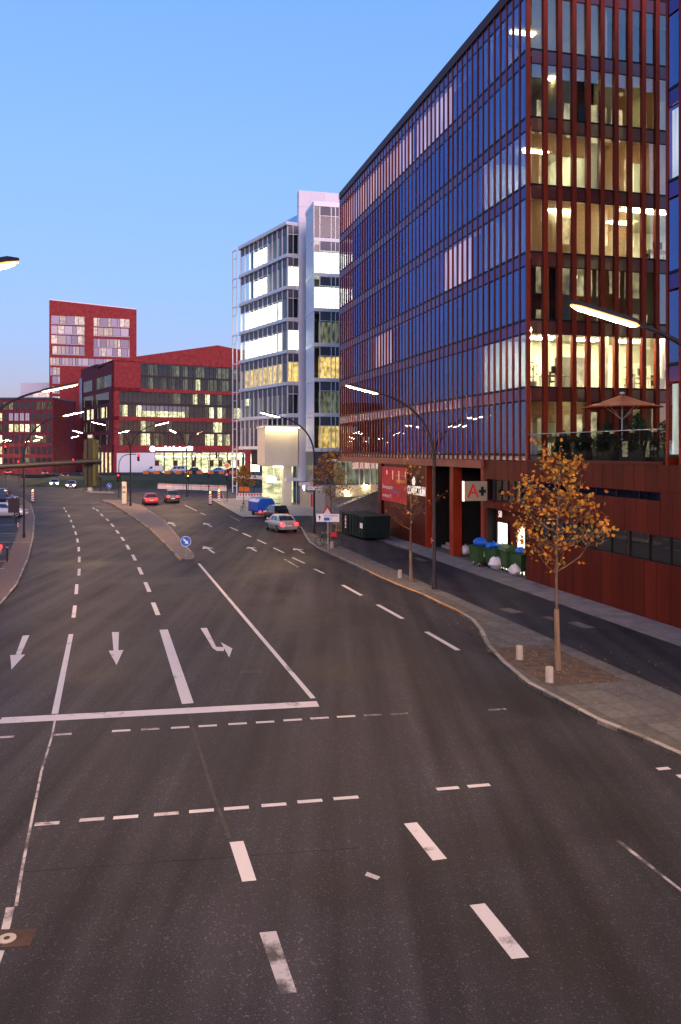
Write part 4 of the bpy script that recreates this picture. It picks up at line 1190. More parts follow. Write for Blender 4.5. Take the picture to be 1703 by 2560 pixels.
# building across the street: out of the picture, mirrored in the lower glass of the red block
op = thing('opposite_building', 'dark office building across the street, mirrored in the lower red facade', 'building', (-62, 92, 0), R(112))
MB().box(0, 60, 0.2, 14, 0, 17.5).build('wall', M['brick_purple'], op)
MB().box(-0.2, 60.2, 0, 14.2, 17.5, 18.2).build('roof_edge', M['dark_panel'], op)
for r in range(4):
    for i in range(24):
        u = rg.random()
        m = 'lit_room' if u < 0.22 else ('lit_dim' if u < 0.4 else 'car_glass')
        MB().box(0.8+i*2.45, 2.5+i*2.45, 0.1, 0.2, 2.0+r*4.0, 4.6+r*4.0).build('window', M[m], op)
MB().box(14, 20, 0.0, 0.1, 16.2, 17.2).build('red_letters', M['tail_lit'], op)
# ------------------------------------------------------------------ street lamps
def bez(p0, p1, p2, p3, n):
    r = []
    for i in range(n+1):
        t = i/n; a = (1-t)**3; b = 3*(1-t)**2*t; c = 3*(1-t)*t*t; d = t**3
        r.append(tuple(a*p0[k]+b*p1[k]+c*p2[k]+d*p3[k] for k in range(3)))
    return r
def arm_path(s=1.0):
    return bez((0, 0, 6.3), (0, 0, 8.6), (1.6, 0, 9.42), (2.95, 0, 9.73), 12)
pole_me = MB().lathe([(0.13, 0), (0.13, 0.35), (0.095, 0.4), (0.08, 6.3), (0.02, 6.32)], 14).mesh('pole', M['pole_paint'], True)
arm_me = MB().tube(arm_path(), [0.078-0.0025*i for i in range(13)], 10).mesh('arm', M['pole_paint'], True)
def lum(parts):
    b = MB(); rings = []
    for t, w, h0, h1 in parts:
        x = 2.85+1.72*t; z = 9.7+0.4*t
        rings.append([(x, -w, z+h0), (x, w, z+h0), (x, w*0.85, z+h1), (x, -w*0.85, z+h1)])
    return b.loft(rings)
housing_me = lum([(0, 0.05, -0.02, 0.06), (0.1, 0.155, 0.0, 0.09), (0.9, 0.155, 0.0, 0.09), (1.0, 0.05, 0.0, 0.05)]).mesh('housing', M['pole_paint'])
diff_me = lum([(0.06, 0.03, -0.05, -0.02), (0.12, 0.065, -0.075, -0.02), (0.88, 0.065, -0.075, -0.02), (0.96, 0.03, -0.045, -0.02)]).mesh('diffuser', M['lamp_white'])
halo_me = lum([(0.02, 0.05, -0.035, -0.002), (0.1, 0.15, -0.05, -0.002), (0.9, 0.15, -0.05, -0.002), (1.0, 0.045, -0.02, -0.002)]).mesh('cover', M['lamp_halo'])  # added rim that gives the lamp's halo a shape
door_me = MB().box(-0.05, 0.05, -0.137, -0.12, 0.5, 0.9).mesh('service_door', M['plastic_black'])
LG = 'curved street lamps along the road'
def street_lamp(x, y, ang, label, double=False, z=0.1, s=1.0):
    t = thing('street_lamp', label, 'street lamp', (x, y, z), ang, LG)
    inst('pole', pole_me, t); inst('service_door', door_me, t, (0, 0.03, 0))
    for a in ((0, math.pi) if double else (0,)):
        inst('arm', arm_me, t, (0, 0, 0), a); inst('housing', housing_me, t, (0, 0, 0), a); inst('diffuser', diff_me, t, (0, 0, 0), a); inst('cover', halo_me, t, (0, 0, 0), a)  # the cover is the added halo rim
    t.scale = (s, s, s)
    return t
AR = math.atan2(-0.2506, -0.9681); AL = math.atan2(0.2506, 0.9681)
street_lamp(9.45, 19.3, AR, 'lit street lamp reaching in from the right edge before the terrace')
street_lamp(4.66, 41.4, AR, 'lit street lamp on the right pavement beside the bare tree')
street_lamp(-2.2, 69.7, AR, 'lit street lamp behind the parking sign in front of the white building')
street_lamp(-16.9, 38.5, AL, 'large lit street lamp reaching in from the left edge')
street_lamp(-25.1, 66.0, AL, 'lit street lamp standing on the left kerb by the parked white car')
street_lamp(-9.85, 12.9, AL, 'street lamp whose tip just shows at the left edge against the sky')
street_lamp(-26.2, 103.8, R(6), 'double armed street lamp on the tip of the traffic island', True, 0.12, 1.04)
street_lamp(-41.2, 143, R(6), 'double armed street lamp behind the large signal head', True, 0.0, 1.04)
street_lamp(-23.3, 126, R(68), 'double armed street lamp standing in front of the lit shop windows', True, 0.0, 1.0)
street_lamp(-62, 182, R(6), 'small double armed street lamp in front of the brick tower foot', True, 0.0, 1.02)
street_lamp(-86, 225, R(6), 'distant double armed street lamp before the far brick offices', True, 0.0, 1.0)
street_lamp(-104, 245, R(6), 'most distant street lamp, leftmost in front of the brick offices', True, 0.0, 1.0)

# ------------------------------------------------------------------ traffic signals
head_me = MB().cbox(-0.16, 0.16, -0.12, 0.1, -0.52, 0.52, 0.03).mesh('housing', M['signal_black'])
plate_me = MB().box(-0.3, 0.3, 0.0, 0.02, -0.62, 0.62).mesh('backplate', M['signal_black'])
lens_me = {c: MB().lathe([(0.105, 0), (0.09, -0.03), (0.02, -0.045)], 14, (0, 0, 0), 'y').mesh('lens', M[m]) for c, m in (('r', 'lens_red'), ('o', 'lens_off'), ('a', 'lens_amber'))}
vis = MB()
for i in range(8):
    a0, a1 = math.pi*i/8, math.pi*(i+1)/8
    vis.quad((0.13*math.cos(a0), -0.12, 0.13*math.sin(a0)), (0.13*math.cos(a1), -0.12, 0.13*math.sin(a1)), (0.13*math.cos(a1), -0.32, 0.13*math.sin(a1)), (0.13*math.cos(a0), -0.32, 0.13*math.sin(a0)))
visor_me = vis.mesh('visor', M['signal_black'])
def signal_head(parent, x, y, z, ang, lit_='r', plate=False, s=1.0):
    h = inst('signal_head', head_me, parent, (x, y, z), ang); h.scale = (s, s, s)
    for i, c in enumerate('roo' if lit_ == 'r' else ('oao' if lit_ == 'a' else 'ooo')):
        inst('lens', lens_me[c], h, (0, -0.13, 0.33-0.33*i)); inst('visor', visor_me, h, (0, 0, 0.33-0.33*i))
    if plate: inst('backplate', plate_me, h)
    return h
def post(t, h, r=0.06): return MB().lathe([(r*1.5, 0), (r*1.5, 0.2), (r, 0.25), (r, h), (0.01, h+0.02)], 10).build('post', M['pole_paint'], t, smooth=True)
def arch(t, h, reach, top, r=0.055):
    return MB().tube(bez((0, 0, h), (0, 0, top), (reach*0.35, 0, top+0.15), (reach, 0, top), 10), r, 8).build('arched_arm', M['pole_paint'], t, smooth=True)
# big mast arm on the left with the signal seen from behind
ma = thing('signal_mast', 'thick signal mast arm reaching in from the left with heads seen from behind', 'traffic light', (-10.6, 17.6, 0.1), 0)
MB().lathe([(0.16, 0), (0.16, 0.3), (0.12, 0.35), (0.1, 6.5), (0.02, 6.52)], 14).build('post', M['pole_paint'], ma, smooth=True)
MB().tube([(0, 0, 6.36), (1.2, 0.5, 6.44), (3.2, 1.25, 6.56), (5.0, 1.9, 6.67)], [0.075, 0.07, 0.062, 0.055], 14).build('mast_arm', M['pole_paint'], ma, smooth=True)
for dx, m in ((-0.095, 'signal_black'), (0.105, 'signal_back')):
    hh = MB().cbox(-0.045, 0.045, -0.1, 0.16, -0.55, 0.55, 0.02).build('signal_head', M[m], ma, (4.72+dx, 1.98, 6.62))
    for z in (-0.36, 0.0, 0.36):
        MB().tube([(0, 0.2, z), (0, 0.34, z)], [0.05, 0.055], 12).build('visor', M['signal_black'], hh)
mb_ = MB().cbox(-0.045, 0.055, -0.06, 0.1, -0.58, 0.58, 0.01).build('back_frame', M['signal_black'], ma, (4.72, 1.98, 6.62))
for sx in (-0.028, 0.005, 0.038):
    MB().box(sx-0.006, sx+0.006, -0.072, -0.06, -0.56, 0.56).build('rib', M['pole_paint'], mb_)
MB().cbox(-0.05, 0.06, -0.08, 0.02, 0.58, 0.66, 0.01).cbox(-0.05, 0.06, -0.08, 0.02, -0.66, -0.58, 0.01).build('clamp', M['galv'], mb_)

def gs(px, py, z=0.0): x, y = G(px, py, z); return x, y
# arched signal on the island beside the speed camera
x, y = gs(297, 1246)
t = thing('traffic_light', 'red arched traffic light on the island next to the beige camera pillar', 'traffic light', (x, y, 0.1), 0, 'traffic lights at the crossing')
post(t, 4.2); arch(t, 4.2, 2.6, 6.35)
signal_head(t, 2.9, 0, 5.9, 0, 'r', False, 1.0); signal_head(t, 0.0, -0.2, 3.0, 0, 'r', True, 1.0)
x, y = gs(522, 1229)
t = thing('traffic_light', 'red traffic light with two arched arms behind the barrier boards', 'traffic light', (x, y, 0.0), 0, 'traffic lights at the crossing')
post(t, 3.6); arch(t, 3.6, -2.2, 6.6)
MB().tube(bez((0, 0, 6.2), (1.6, 0, 7.0), (3.0, 0, 5.6), (3.4, 0, 2.0), 10), 0.05, 8).build('arched_arm', M['pole_paint'], t)
signal_head(t, -2.3, -0.1, 5.7, 0); signal_head(t, 0, -0.18, 3.0, 0); signal_head(t, 1.3, 0.1, 6.2, R(180), 'x')
x, y = gs(568, 1256)
t = thing('traffic_light', 'red traffic light carrying a diamond priority sign by the small tree', 'traffic light', (x, y, 0.0), 0, 'traffic lights at the crossing')
post(t, 4.6); signal_head(t, 0, -0.18, 3.45, 0); signal_head(t, 0.35, -0.1, 2.6, R(35), 'x', False, 0.8)
d = MB().box(-0.36, 0.36, -0.02, 0.0, -0.36, 0.36).build('diamond_sign', M['sign_white'], t, (0, -0.2, 5.0), (0, R(45), 0))
MB().box(-0.25, 0.25, -0.026, -0.021, -0.25, 0.25).build('orange_field', M['sign_orange'], d)
x, y = gs(471, 1242)
t = thing('traffic_light', 'amber flashing signal on a thin post beyond the island', 'traffic light', (x, y, 0.0), 0, 'traffic lights at the crossing')
post(t, 3.9, 0.05); signal_head(t, 0, -0.15, 3.2, 0, 'a', False, 0.9)
for px, py, zz, lab in [(47, 1208, 4.6, 'far red traffic light left of the brick tower foot'), (184, 1200, 4.8, 'far red traffic light in front of the dark arcade'), (15, 1215, 7.8, 'high red traffic light at the far left edge')]:
    x, y = gs(px, py)
    t = thing('traffic_light', lab, 'traffic light', (x, y, 0.0), 0, 'traffic lights at the crossing')
    post(t, zz+0.3); signal_head(t, 0, -0.18, zz-0.3, 0, 'r', False, 1.15)
x, y = gs(634, 1232)
t = thing('traffic_light', 'dark unlit signal on a short post behind the right barrier board', 'traffic light', (x, y, 0.0), 0, 'traffic lights at the crossing')
post(t, 3.2, 0.05); signal_head(t, 0, -0.15, 2.9, 0, 'x', False, 0.9)

# ------------------------------------------------------------------ signs
def blue_disc(px, py, s, zb, label):
    x, y = gs(px, py, zb)
    t = thing('keep_right_sign', label, 'road sign', (x, y, zb), 0)
    MB().lathe([(0.07, 0), (0.07, 0.04), (0.03, 0.05), (0.03, 0.75*s), (0.005, 0.76*s)], 10).build('post', M['galv'], t)
    MB().lathe([(0.34*s, 0.0), (0.34*s, -0.02), (0.02, -0.02)], 28, (0, -0.03, 0.98*s), 'y').build('rim', M['sign_white'], t)
    MB().lathe([(0.315*s, -0.021), (0.315*s, -0.026), (0.02, -0.026)], 28, (0, -0.03, 0.98*s), 'y').build('blue_face', M['sign_blue'], t)
    a = MB(); c = math.cos(R(-45)); sn = math.sin(R(-45))
    def rp(u, v): return (c*u*s - sn*v*s, -0.06, 0.98*s + sn*u*s + c*v*s)
    a.quad(rp(-0.22, -0.05), rp(0.06, -0.05), rp(0.06, 0.05), rp(-0.22, 0.05)); a.tri(rp(0.04, -0.14), rp(0.23, 0), rp(0.04, 0.14))
    a.build('arrow', M['sign_white'], t)
blue_disc(465, 1391, 1.0, 0.12, 'round blue keep right sign on the near tip of the traffic island')
blue_disc(273, 1233, 1.25, 0.12, 'small round blue arrow sign on the far refuge')
# speed camera pillar on the island
x, y = gs(311, 1261, 0.12)
t = thing('camera_pillar', 'beige upright camera pillar on the traffic island', 'pillar', (x, y, 0.12), R(5))
MB().cbox(-0.28, 0.28, -0.28, 0.28, 0, 2.9, 0.05).build('body', M['cream_panel'], t)
for z in (2.2, 1.6): MB().box(-0.2, 0.2, -0.29, -0.281, z-0.15, z+0.15).build('window', M['stone'], t)
MB().box(-0.34, 0.34, -0.34, 0.34, 0, 0.12).build('plinth', M['concrete'], t)
# triangular warning sign and the white direction board, in front of the parking tree
x, y = gs(819, 1361, KH)
t = thing('warning_sign', 'red edged triangular warning sign half hidden behind white direction board', 'road sign', (x, y, KH), R(-6))
MB().lathe([(0.03, 0), (0.03, 2.9), (0.005, 2.91)], 8).build('post', M['galv'], t)
def trig(s, z): return [(-0.5*s, z-0.29*s), (0.5*s, z-0.29*s), (0, z+0.58*s)]
MB().prism_y(trig(1.0, 2.35), -0.06, -0.04).build('red_triangle', M['sign_red'], t)
MB().prism_y(trig(0.62, 2.35), -0.066, -0.061).build('white_field', M['sign_white'], t)
x, y = gs(826, 1372, KH)
t = thing('direction_board', 'white direction board with arrow and blue parking symbol on a post', 'road sign', (x-0.35, y-0.6, KH), R(-4))
MB().box(-0.62, 0.98, -0.03, 0.0, 1.95, 2.5).build('board', M['sign_white'], t)
MB().lathe([(0.035, 0), (0.035, 2.5), (0.005, 2.51)], 8).build('post', M['galv'], t, (0.2, 0.05, 0))
MB().box(-0.08, 0.32, -0.036, -0.031, 2.03, 2.25).build('blue_field', M['sign_blue'], t)
inst('lettering', text_mesh('Überseequartier', 0.15, M['ink'], 0.002), t, (0.4, -0.036, 2.37), (R(90), 0, 0))
inst('lettering', text_mesh('P', 0.2, M['sign_blue'], 0.002), t, (0.43, -0.036, 2.14), (R(90), 0, 0))
MB().box(-0.42, -0.36, -0.036, -0.031, 2.05, 2.28).prism_y([(-0.5, 2.24), (-0.28, 2.24), (-0.39, 2.4)], -0.037, -0.031).build('arrow', M['ink'], t)
# street name boards on the third lamp
x, y = -2.2, 69.7
t = thing('street_name_sign', 'two white street name boards crossed on the lamp post by the tree', 'street sign', (x, y, 3.0), 0)
b1 = MB().box(-0.6, 0.75, -0.125, -0.1, 0.72, 1.05).build('name_board', M['sign_white'], t)
inst('lettering', text_mesh('Großer Grasbrook', 0.17, M['sign_blue'], 0.002), b1, (0.07, -0.128, 0.88), (R(90), 0, 0))
b2 = MB().box(-1.25, 0.0, -0.015, 0.015, 1.1, 1.38).build('name_board', M['sign_white'], t, (-0.1, 0, 0), R(20))
MB().box(-0.12, 0.12, -0.12, 0.12, 0.8, 0.86).build('clamp', M['galv'], t)
MB().box(-0.28, -0.12, -0.14, -0.1, -0.7, 0.4).build('red_plate', M['sign_red'], t)
# small red plate on the second lamp
t = thing('red_plate', 'small round red plate fixed low on the lamp post by the bare tree', 'sign', (4.66-0.13, 41.3, 2.55), R(90))
MB().lathe([(0.16, 0), (0.16, 0.03), (0.02, 0.03)], 14, (0, 0, 0), 'y').build('disc', M['sign_red'], t); MB().box(-0.05, 0.05, -0.1, 0.0, -0.02, 0.02).build('bracket', M['galv'], t)
# blue parking guidance sign at the left edge
t = thing('parking_sign', 'tall blue parking guidance sign with white border cut by the left edge', 'road sign', (-28.8, 66.2, 0.1), 0)
MB().box(-1.2, 0.62, -0.05, 0.0, 3.0, 4.62).build('board', M['sign_white'], t); MB().box(-1.14, 0.56, -0.058, -0.051, 3.06, 4.56).build('blue_face', M['sign_blue'], t)
MB().lathe([(0.04, 0), (0.04, 4.7), (0.01, 4.72)], 8).build('post', M['galv'], t, (0.72, 0.05, 0)); MB().lathe([(0.04, 0), (0.04, 4.7), (0.01, 4.72)], 8).build('post', M['galv'], t, (-1.1, 0.05, 0))
for z in (3.3, 3.75): MB().box(-0.9, 0.4, -0.064, -0.059, z, z+0.08).build('text_bar', M['sign_white'], t)
inst('lettering', text_mesh('P', 0.75, M['sign_white'], 0.003), t, (0.1, -0.064, 4.2), (R(90), 0, 0))
# grey box on the left lamp
t = thing('sign_board', 'dark grey board seen from behind on the left lamp post', 'road sign', (-25.75, 65.85, 2.1), 0)
MB().cbox(-0.55, 0.35, -0.03, 0.0, 0, 1.15, 0.01).build('board', M['window_frame'], t); MB().box(-0.02, 0.6, 0.0, 0.04, 0.5, 0.56).build('bracket', M['galv'], t)

# ------------------------------------------------------------------ barriers, beacons, bollards
bar_b = MB().cbox(-1.0, 1.0, -0.03, 0.03, 0.12, 1.05, 0.01).mesh('board', M['sign_white'])
redsq = MB().box(-0.11, 0.11, -0.036, -0.031, 0.72, 0.98).mesh('red_block', M['sign_red'])
slots = MB()
for i in range(15): slots.box(-0.86+i*0.12, -0.82+i*0.12, -0.036, -0.031, 0.22, 0.58)
slots_me = slots.mesh('grille', M['shutter'])
foot_me = MB().box(-0.1, 0.1, -0.35, 0.35, 0, 0.12).mesh('foot', M['plastic_black'])
def barrier(x, y, a, label):
    t = thing('barrier_board', label, 'barrier', (x, y, 0.02), a, 'red and white barrier boards at the roadworks')
    inst('board', bar_b, t); inst('grille', slots_me, t)
    for i in range(5): inst('red_block', redsq, t, (-0.8+i*0.4, 0, 0))
    for s in (-0.8, 0.8): inst('foot', foot_me, t, (s, 0, 0))
p0, p1 = Vector((-33.2, 151.0)), Vector((-19.2, 141.5)); n = 8
ordn = ['first', 'second', 'third', 'fourth', 'fifth', 'sixth', 'seventh', 'eighth']
for i in range(n):
    p = p0 + (p1-p0)*(i+0.5)/n
    barrier(p.x, p.y, math.atan2(p1.y-p0.y, p1.x-p0.x), 'red and white barrier board, %s from the left in the long row' % ordn[i])
barrier(-13.6, 116.5, R(-3), 'red and white barrier board behind the blue tarpaulin trailer, left one'); barrier(-11.6, 116.4, R(2), 'red and white barrier board behind the blue tarpaulin trailer, right one')
barrier(-9.9, 121.8, R(8), 'red and white barrier board nearest the lit entrance column')
for x, y, lab in [(-16.9, 108, 'red and white beacon with amber lamp, left of the pair before the crossing'), (-16.5, 113, 'red and white beacon with amber lamp, right of the pair before the crossing'), (-41.8, 113, 'red and white striped beacon at the left kerb')]:
    t = thing('traffic_beacon', lab, 'beacon', (x, y, 0.02), 0, 'striped roadwork beacons')
    MB().box(-0.24, 0.24, -0.2, 0.2, 0, 0.12).build('foot', M['plastic_black'], t)
    MB().box(-0.17, 0.17, -0.03, 0.0, 0.15, 1.45).build('panel', M['sign_white'], t)
    for i in range(4): MB().prism_y([(-0.17, 0.2+i*0.32), (0.17, 0.36+i*0.32), (0.17, 0.5+i*0.32), (-0.17, 0.34+i*0.32)], -0.036, -0.031).build('red_stripe', M['sign_red'], t)
    MB().ball((0, 0, 1.6), 0.1, 10, 6).build('lamp', M['lens_amber'], t)
for i, (x, y) in enumerate([(-16.3, 141), (-11.9, 146), (-9.6, 144.5)]):
    t = thing('water_barrier', 'orange plastic road barrier, %s of three beyond the boards' % ['leftmost', 'middle', 'rightmost'][i], 'barrier', (x, y, 0.02), R(3), 'orange plastic barriers')
    MB().prism_x([(-0.25, 0), (0.25, 0), (0.12, 0.35), (0.1, 0.9), (-0.1, 0.9), (-0.12, 0.35)], -0.9, 0.9).build('body', M['orange_plastic'], t)
bol = MB().lathe([(0.115, 0), (0.115, 0.44), (0.1, 0.465), (0.01, 0.47)], 18).mesh('post_body', M['stone'], True)
bfoot = MB().lathe([(0.14, 0), (0.14, 0.02), (0.02, 0.02)], 18).mesh('collar', M['concrete'])
for px, py, lab in [(1000, 1446, 'short beige stone bollard beside the bare tree'), (1299, 1649, 'short beige stone bollard behind the orange tree bed'), (1374, 1706, 'short beige stone bollard at the kerb before the orange tree'), (830, 1371, 'short beige stone bollard before the parked bicycles')]:
    x, y = gs(px, py, KH)
    t = thing('bollard', lab, 'bollard', (x, y, KH), 0, 'beige bollards on the right pavement'); inst('post_body', bol, t); inst('collar', bfoot, t)
for px, py, h, lab in [(18, 1404, 1.0, 'slim dark bollard beside the red car at the left edge'), (40, 1307, 0.75, 'short dark bollard in front of the white parked car')]:
    x, y = gs(px, py, 0.1)
    t = thing('post_bollard', lab, 'bollard', (x, y, 0.1), 0, 'dark bollards on the left'); MB().lathe([(0.06, 0), (0.06, h), (0.03, h+0.06), (0.01, h+0.07)], 10).build('post', M['pole_paint'], t); MB().lathe([(0.065, h-0.15), (0.065, h-0.05)], 10).build('band', M['galv'], t)
x, y = gs(45, 1319, 0.1)
t = thing('marker_post', 'small red and white ringed post by the white parked car', 'bollard', (x, y, 0.1))
for i in range(5): MB().lathe([(0.05, i*0.1), (0.05, i*0.1+0.1)], 10).build('ring', M['sign_red' if i % 2 == 0 else 'sign_white'], t)

# ------------------------------------------------------------------ trees
def tree(x, y, z, h, fork, r0, nlimb, spread, leaves, lm, label, pale=0.0, seed=1, lsize=0.075, crown_lo=0.35, dens_fall=1.0):
    rr = random.Random(seed)
    t = thing('tree', label, 'tree', (x, y, z), rr.uniform(0, 6), None)
    lean = rr.uniform(-0.1, 0.1)
    def tp(k): return Vector((lean*k*k, 0.06*math.sin(k*4), h*k))
    if pale:
        MB().tube([tp(k*pale/4) for k in range(5)], [r0*(1.15-0.25*k/4) for k in range(5)], 10).build('trunk_wrap', M['bark_pale'], t, smooth=True)
    b = MB(); k0 = pale*0.95 if pale else 0.0
    ks = [k0+(1-k0)*i/9 for i in range(10)]
    b.tube([tp(k) for k in ks], [max(0.008, r0*0.8*(1-k)**0.8) for k in ks], 9)
    b.build('trunk', M['bark'], t, smooth=True)
    lb = MB(); tips = []
    for i in range(nlimb):
        k = fork + (0.93-fork)*i/nlimb + rr.uniform(-0.02, 0.02)
        a = i*2.4 + rr.uniform(-0.4, 0.4)
        f = (k-fork)/(1-fork)
        L = spread*(1.05-0.85*f)*rr.uniform(0.75, 1.1)
        up = rr.uniform(0.45, 0.9)
        s = tp(k); pts = [s]
        for q in range(1, 5):
            u = q/4
            pts.append(s + Vector((math.cos(a)*L*u, math.sin(a)*L*u, L*up*u*(0.6+0.5*u))) + Vector((rr.uniform(-.05, .05), rr.uniform(-.05, .05), rr.uniform(-.04, .04))))
        lb.tube(pts, [max(0.006, r0*0.34*(1-f*0.6)*(1-0.85*q/4)) for q in range(5)], 6)
        for q in range(1, 5): tips.append((pts[q], q))
        for w in range(4):
            u = rr.uniform(0.3, 0.95); base = pts[0].lerp(pts[4], u)
            a2 = a+rr.choice([-1, 1])*rr.uniform(0.5, 1.2); l2 = L*rr.uniform(0.25, 0.5)
            e = base + Vector((math.cos(a2)*l2, math.sin(a2)*l2, l2*rr.uniform(0.2, 0.9)))
            lb.tube([base, base.lerp(e, 0.5)+Vector((0, 0, 0.03)), e], [0.012, 0.008, 0.004], 5)
            tips.append((e, 4)); tips.append((base.lerp(e, 0.6), 3))
    for q in range(4): tips.append((tp(0.9+0.1*q/3), 4))
    lb.build('limbs', M['bark'], t, smooth=True)
    cb = MB()
    for i in range(leaves):
        p, q = rr.choice(tips)
        if q < 2 and rr.random() < 0.6: continue
        sp = 0.11+0.03*q/4
        c = p + Vector((rr.gauss(0, sp), rr.gauss(0, sp), rr.gauss(-0.03, sp)))
        s = lsize*rr.uniform(0.6, 1.25)
        n = Vector((rr.gauss(0, 1), rr.gauss(0, 1), rr.gauss(0.2, 0.8))).normalized()
        u = n.cross(Vector((rr.gauss(0, 1), rr.gauss(0, 1), rr.gauss(0, 1)))).normalized(); v = n.cross(u)
        i0 = len(cb.v)
        cb.v += [tuple(c-u*s), tuple(c-u*s*0.3+v*s*0.75+n*s*0.2), tuple(c+u*s*0.5+v*s*0.55+n*s*0.12), tuple(c+u*s*1.15), tuple(c+u*s*0.5-v*s*0.55+n*s*0.12), tuple(c-u*s*0.3-v*s*0.75+n*s*0.2)]
        cb.f += [(i0, i0+1, i0+2, i0+3), (i0, i0+3, i0+4, i0+5)]
    cb.build('crown', M[lm], t)
    return t
x, y = gs(1396, 1675, KH)
tree(x, y, KH, 7.05, 0.42, 0.085, 28, 1.75, 1050, 'leaf_orange', 'young tree with thinning orange autumn leaves in the near pavement bed', 0.27, 4, 0.066)
x, y = gs(1027.6, 1453.5, KH)
tree(x, y, KH, 6.7, 0.42, 0.08, 22, 1.55, 75, 'leaf_gold', 'almost bare young tree in front of the red banner', 0.24, 9, 0.075)
x, y = gs(827, 1366, KH)
tree(x, y, KH, 7.1, 0.44, 0.085, 22, 1.55, 700, 'leaf_gold', 'young golden leaved tree behind the white direction board', 0.3, 15, 0.085)
x, y = gs(609, 1261, KH)
tree(x, y, KH, 5.0, 0.4, 0.075, 20, 1.35, 1300, 'leaf_gold', 'small rust brown tree beside the diamond sign at the corner', 0.0, 22, 0.09)

# fallen leaves below the near tree
b = MB(); rr = random.Random(5)
for i in range(150):
    lx, ly = rr.gauss(-16.4, 2.6), rr.gauss(7.2, 1.3)
    if ly > 8.6: ly = 8.6 - rr.random()
    X, Y = LW(lx, ly); a = rr.uniform(0, 6.3); s = rr.uniform(0.03, 0.055)
    i0 = len(b.v)
    b.v += [(X+s*math.cos(a+k*math.pi/2)*(1 if k % 2 else 0.6), Y+s*math.sin(a+k*math.pi/2)*(1 if k % 2 else 0.6), KH+0.008+0.01*(k % 3 == 0)) for k in range(4)]
    b.f.append((i0, i0+1, i0+2, i0+3))
tag(stuff(b.build('fallen_leaves', M['leaf_orange'])), 'fallen orange leaves scattered under the near tree', 'leaves')

# ------------------------------------------------------------------ terrace: parasol and planters
t = thing('parasol', 'open orange parasol on the office terrace', 'parasol', (13.6, 40.2, 6.5), FANG+R(10))
n = 8; c = MB(); top = (0, 0, 3.22)
ring = [(1.9*math.cos(2*math.pi*i/n), 1.9*math.sin(2*math.pi*i/n), 2.62) for i in range(n)]
mid = [(1.0*math.cos(2*math.pi*i/n), 1.0*math.sin(2*math.pi*i/n), 2.86) for i in range(n)]
for i in range(n):
    j = (i+1) % n
    c.tri(mid[i], mid[j], top); c.quad(ring[i], ring[j], mid[j], mid[i])
    c.quad((ring[i][0], ring[i][1], 2.57), (ring[j][0], ring[j][1], 2.57), ring[j], ring[i])
c.build('canopy', M['umbrella_cloth'], t)
MB().lathe([(0.035, 0.1), (0.035, 3.25), (0.14, 3.26), (0.08, 3.34), (0.01, 3.35)], 10).build('pole', M['white_metal'], t)
MB().lathe([(0.35, 0), (0.35, 0.1), (0.05, 0.12)], 14).build('base', M['concrete'], t)
for i in range(n): MB().tube([(0, 0, 2.0), (mid[i][0], mid[i][1], 2.83)], 0.014, 5).build('strut', M['white_metal'], t)
def shrub(lx, ly, w, h, label, seed):
    rr = random.Random(seed); X, Y = LW(lx, ly)
    t = thing('planter_shrub', label, 'shrub', (X, Y, 6.5), FANG, 'evergreen shrubs on the terrace')
    MB().cbox(-w/2, w/2, -0.3, 0.3, 0, 0.55, 0.02).build('planter', M['window_frame'], t)
    b = MB()
    for i in range(1500):
        a = rr.uniform(0, 6.28); q = rr.random()**0.5; zz = rr.random()
        prof = math.sin(math.pi*min(1, zz*0.85+0.18))**0.6
        lump = 1+0.22*math.sin(a*3+seed)+0.15*math.sin(zz*9+seed)
        cc = Vector((math.cos(a)*q*w*0.52*prof*lump, math.sin(a)*q*0.55*prof*lump, 0.5+zz*h*(0.85+0.2*math.sin(a*2+seed))))
        s = rr.uniform(0.05, 0.1); nn = Vector((rr.gauss(0, 1), rr.gauss(0, 1), rr.gauss(0.4, 1))).normalized()
        u = nn.cross(Vector((rr.gauss(0, 1), rr.gauss(0, 1), rr.gauss(0, 1)))).normalized(); v = nn.cross(u)
        b.quad(tuple(cc-u*s), tuple(cc-v*s*0.4), tuple(cc+u*s), tuple(cc+v*s*0.4))
    b.build('foliage', M['leaf_green'], t)
    MB().tube([(0, 0, 0.5), (0.02, 0, 0.5+h*0.6)], [0.03, 0.01], 6).build('stem', M['bark'], t)
for i, (lx, ly, w, h, lab) in enumerate([(-1.9, -1.1, 1.3, 0.95, 'low dark shrub at the left end of the terrace, beside the corner'), (-4.0, -1.0, 1.3, 1.05, 'dark shrub second from the terrace corner'), (-6.0, -1.0, 1.5, 1.35, 'bushy dark shrub directly left of the parasol pole'), (-8.4, -1.0, 1.9, 1.6, 'largest dark shrub, right of the parasol pole'), (-10.6, -1.1, 1.4, 1.35, 'dark shrub at the right end of the terrace by the wing')]):
    shrub(lx, ly, w, h, lab, i+2)

# office furniture behind the lit glass of the second upper floor
def desk(lx, ly, k, label):
    X, Y = LW(lx, ly); t = thing('desk', label, 'desk', (X, Y, ZK(k)), FANG, 'desks behind the lit office glass')
    MB().cbox(-0.4, 0.4, -0.8, 0.8, 0.7, 0.74, 0.006).build('top', M['wood'], t)
    for sx in (-0.35, 0.35):
        for sy in (-0.74, 0.74): MB().box(sx-0.025, sx+0.025, sy-0.025, sy+0.025, 0, 0.7).build('leg', M['galv'], t)
    MB().box(-0.12, -0.08, -0.3, 0.3, 0.85, 1.25).box(-0.1, 0.0, -0.05, 0.05, 0.74, 0.85).build('monitor', M['plastic_black'], t)
    MB().cbox(0.45, 0.9, -0.25, 0.25, 0.42, 0.5, 0.02).box(0.86, 0.92, -0.22, 0.22, 0.5, 1.05).box(0.64, 0.7, -0.03, 0.03, 0.0, 0.42).build('chair', M['plastic_black'], t)
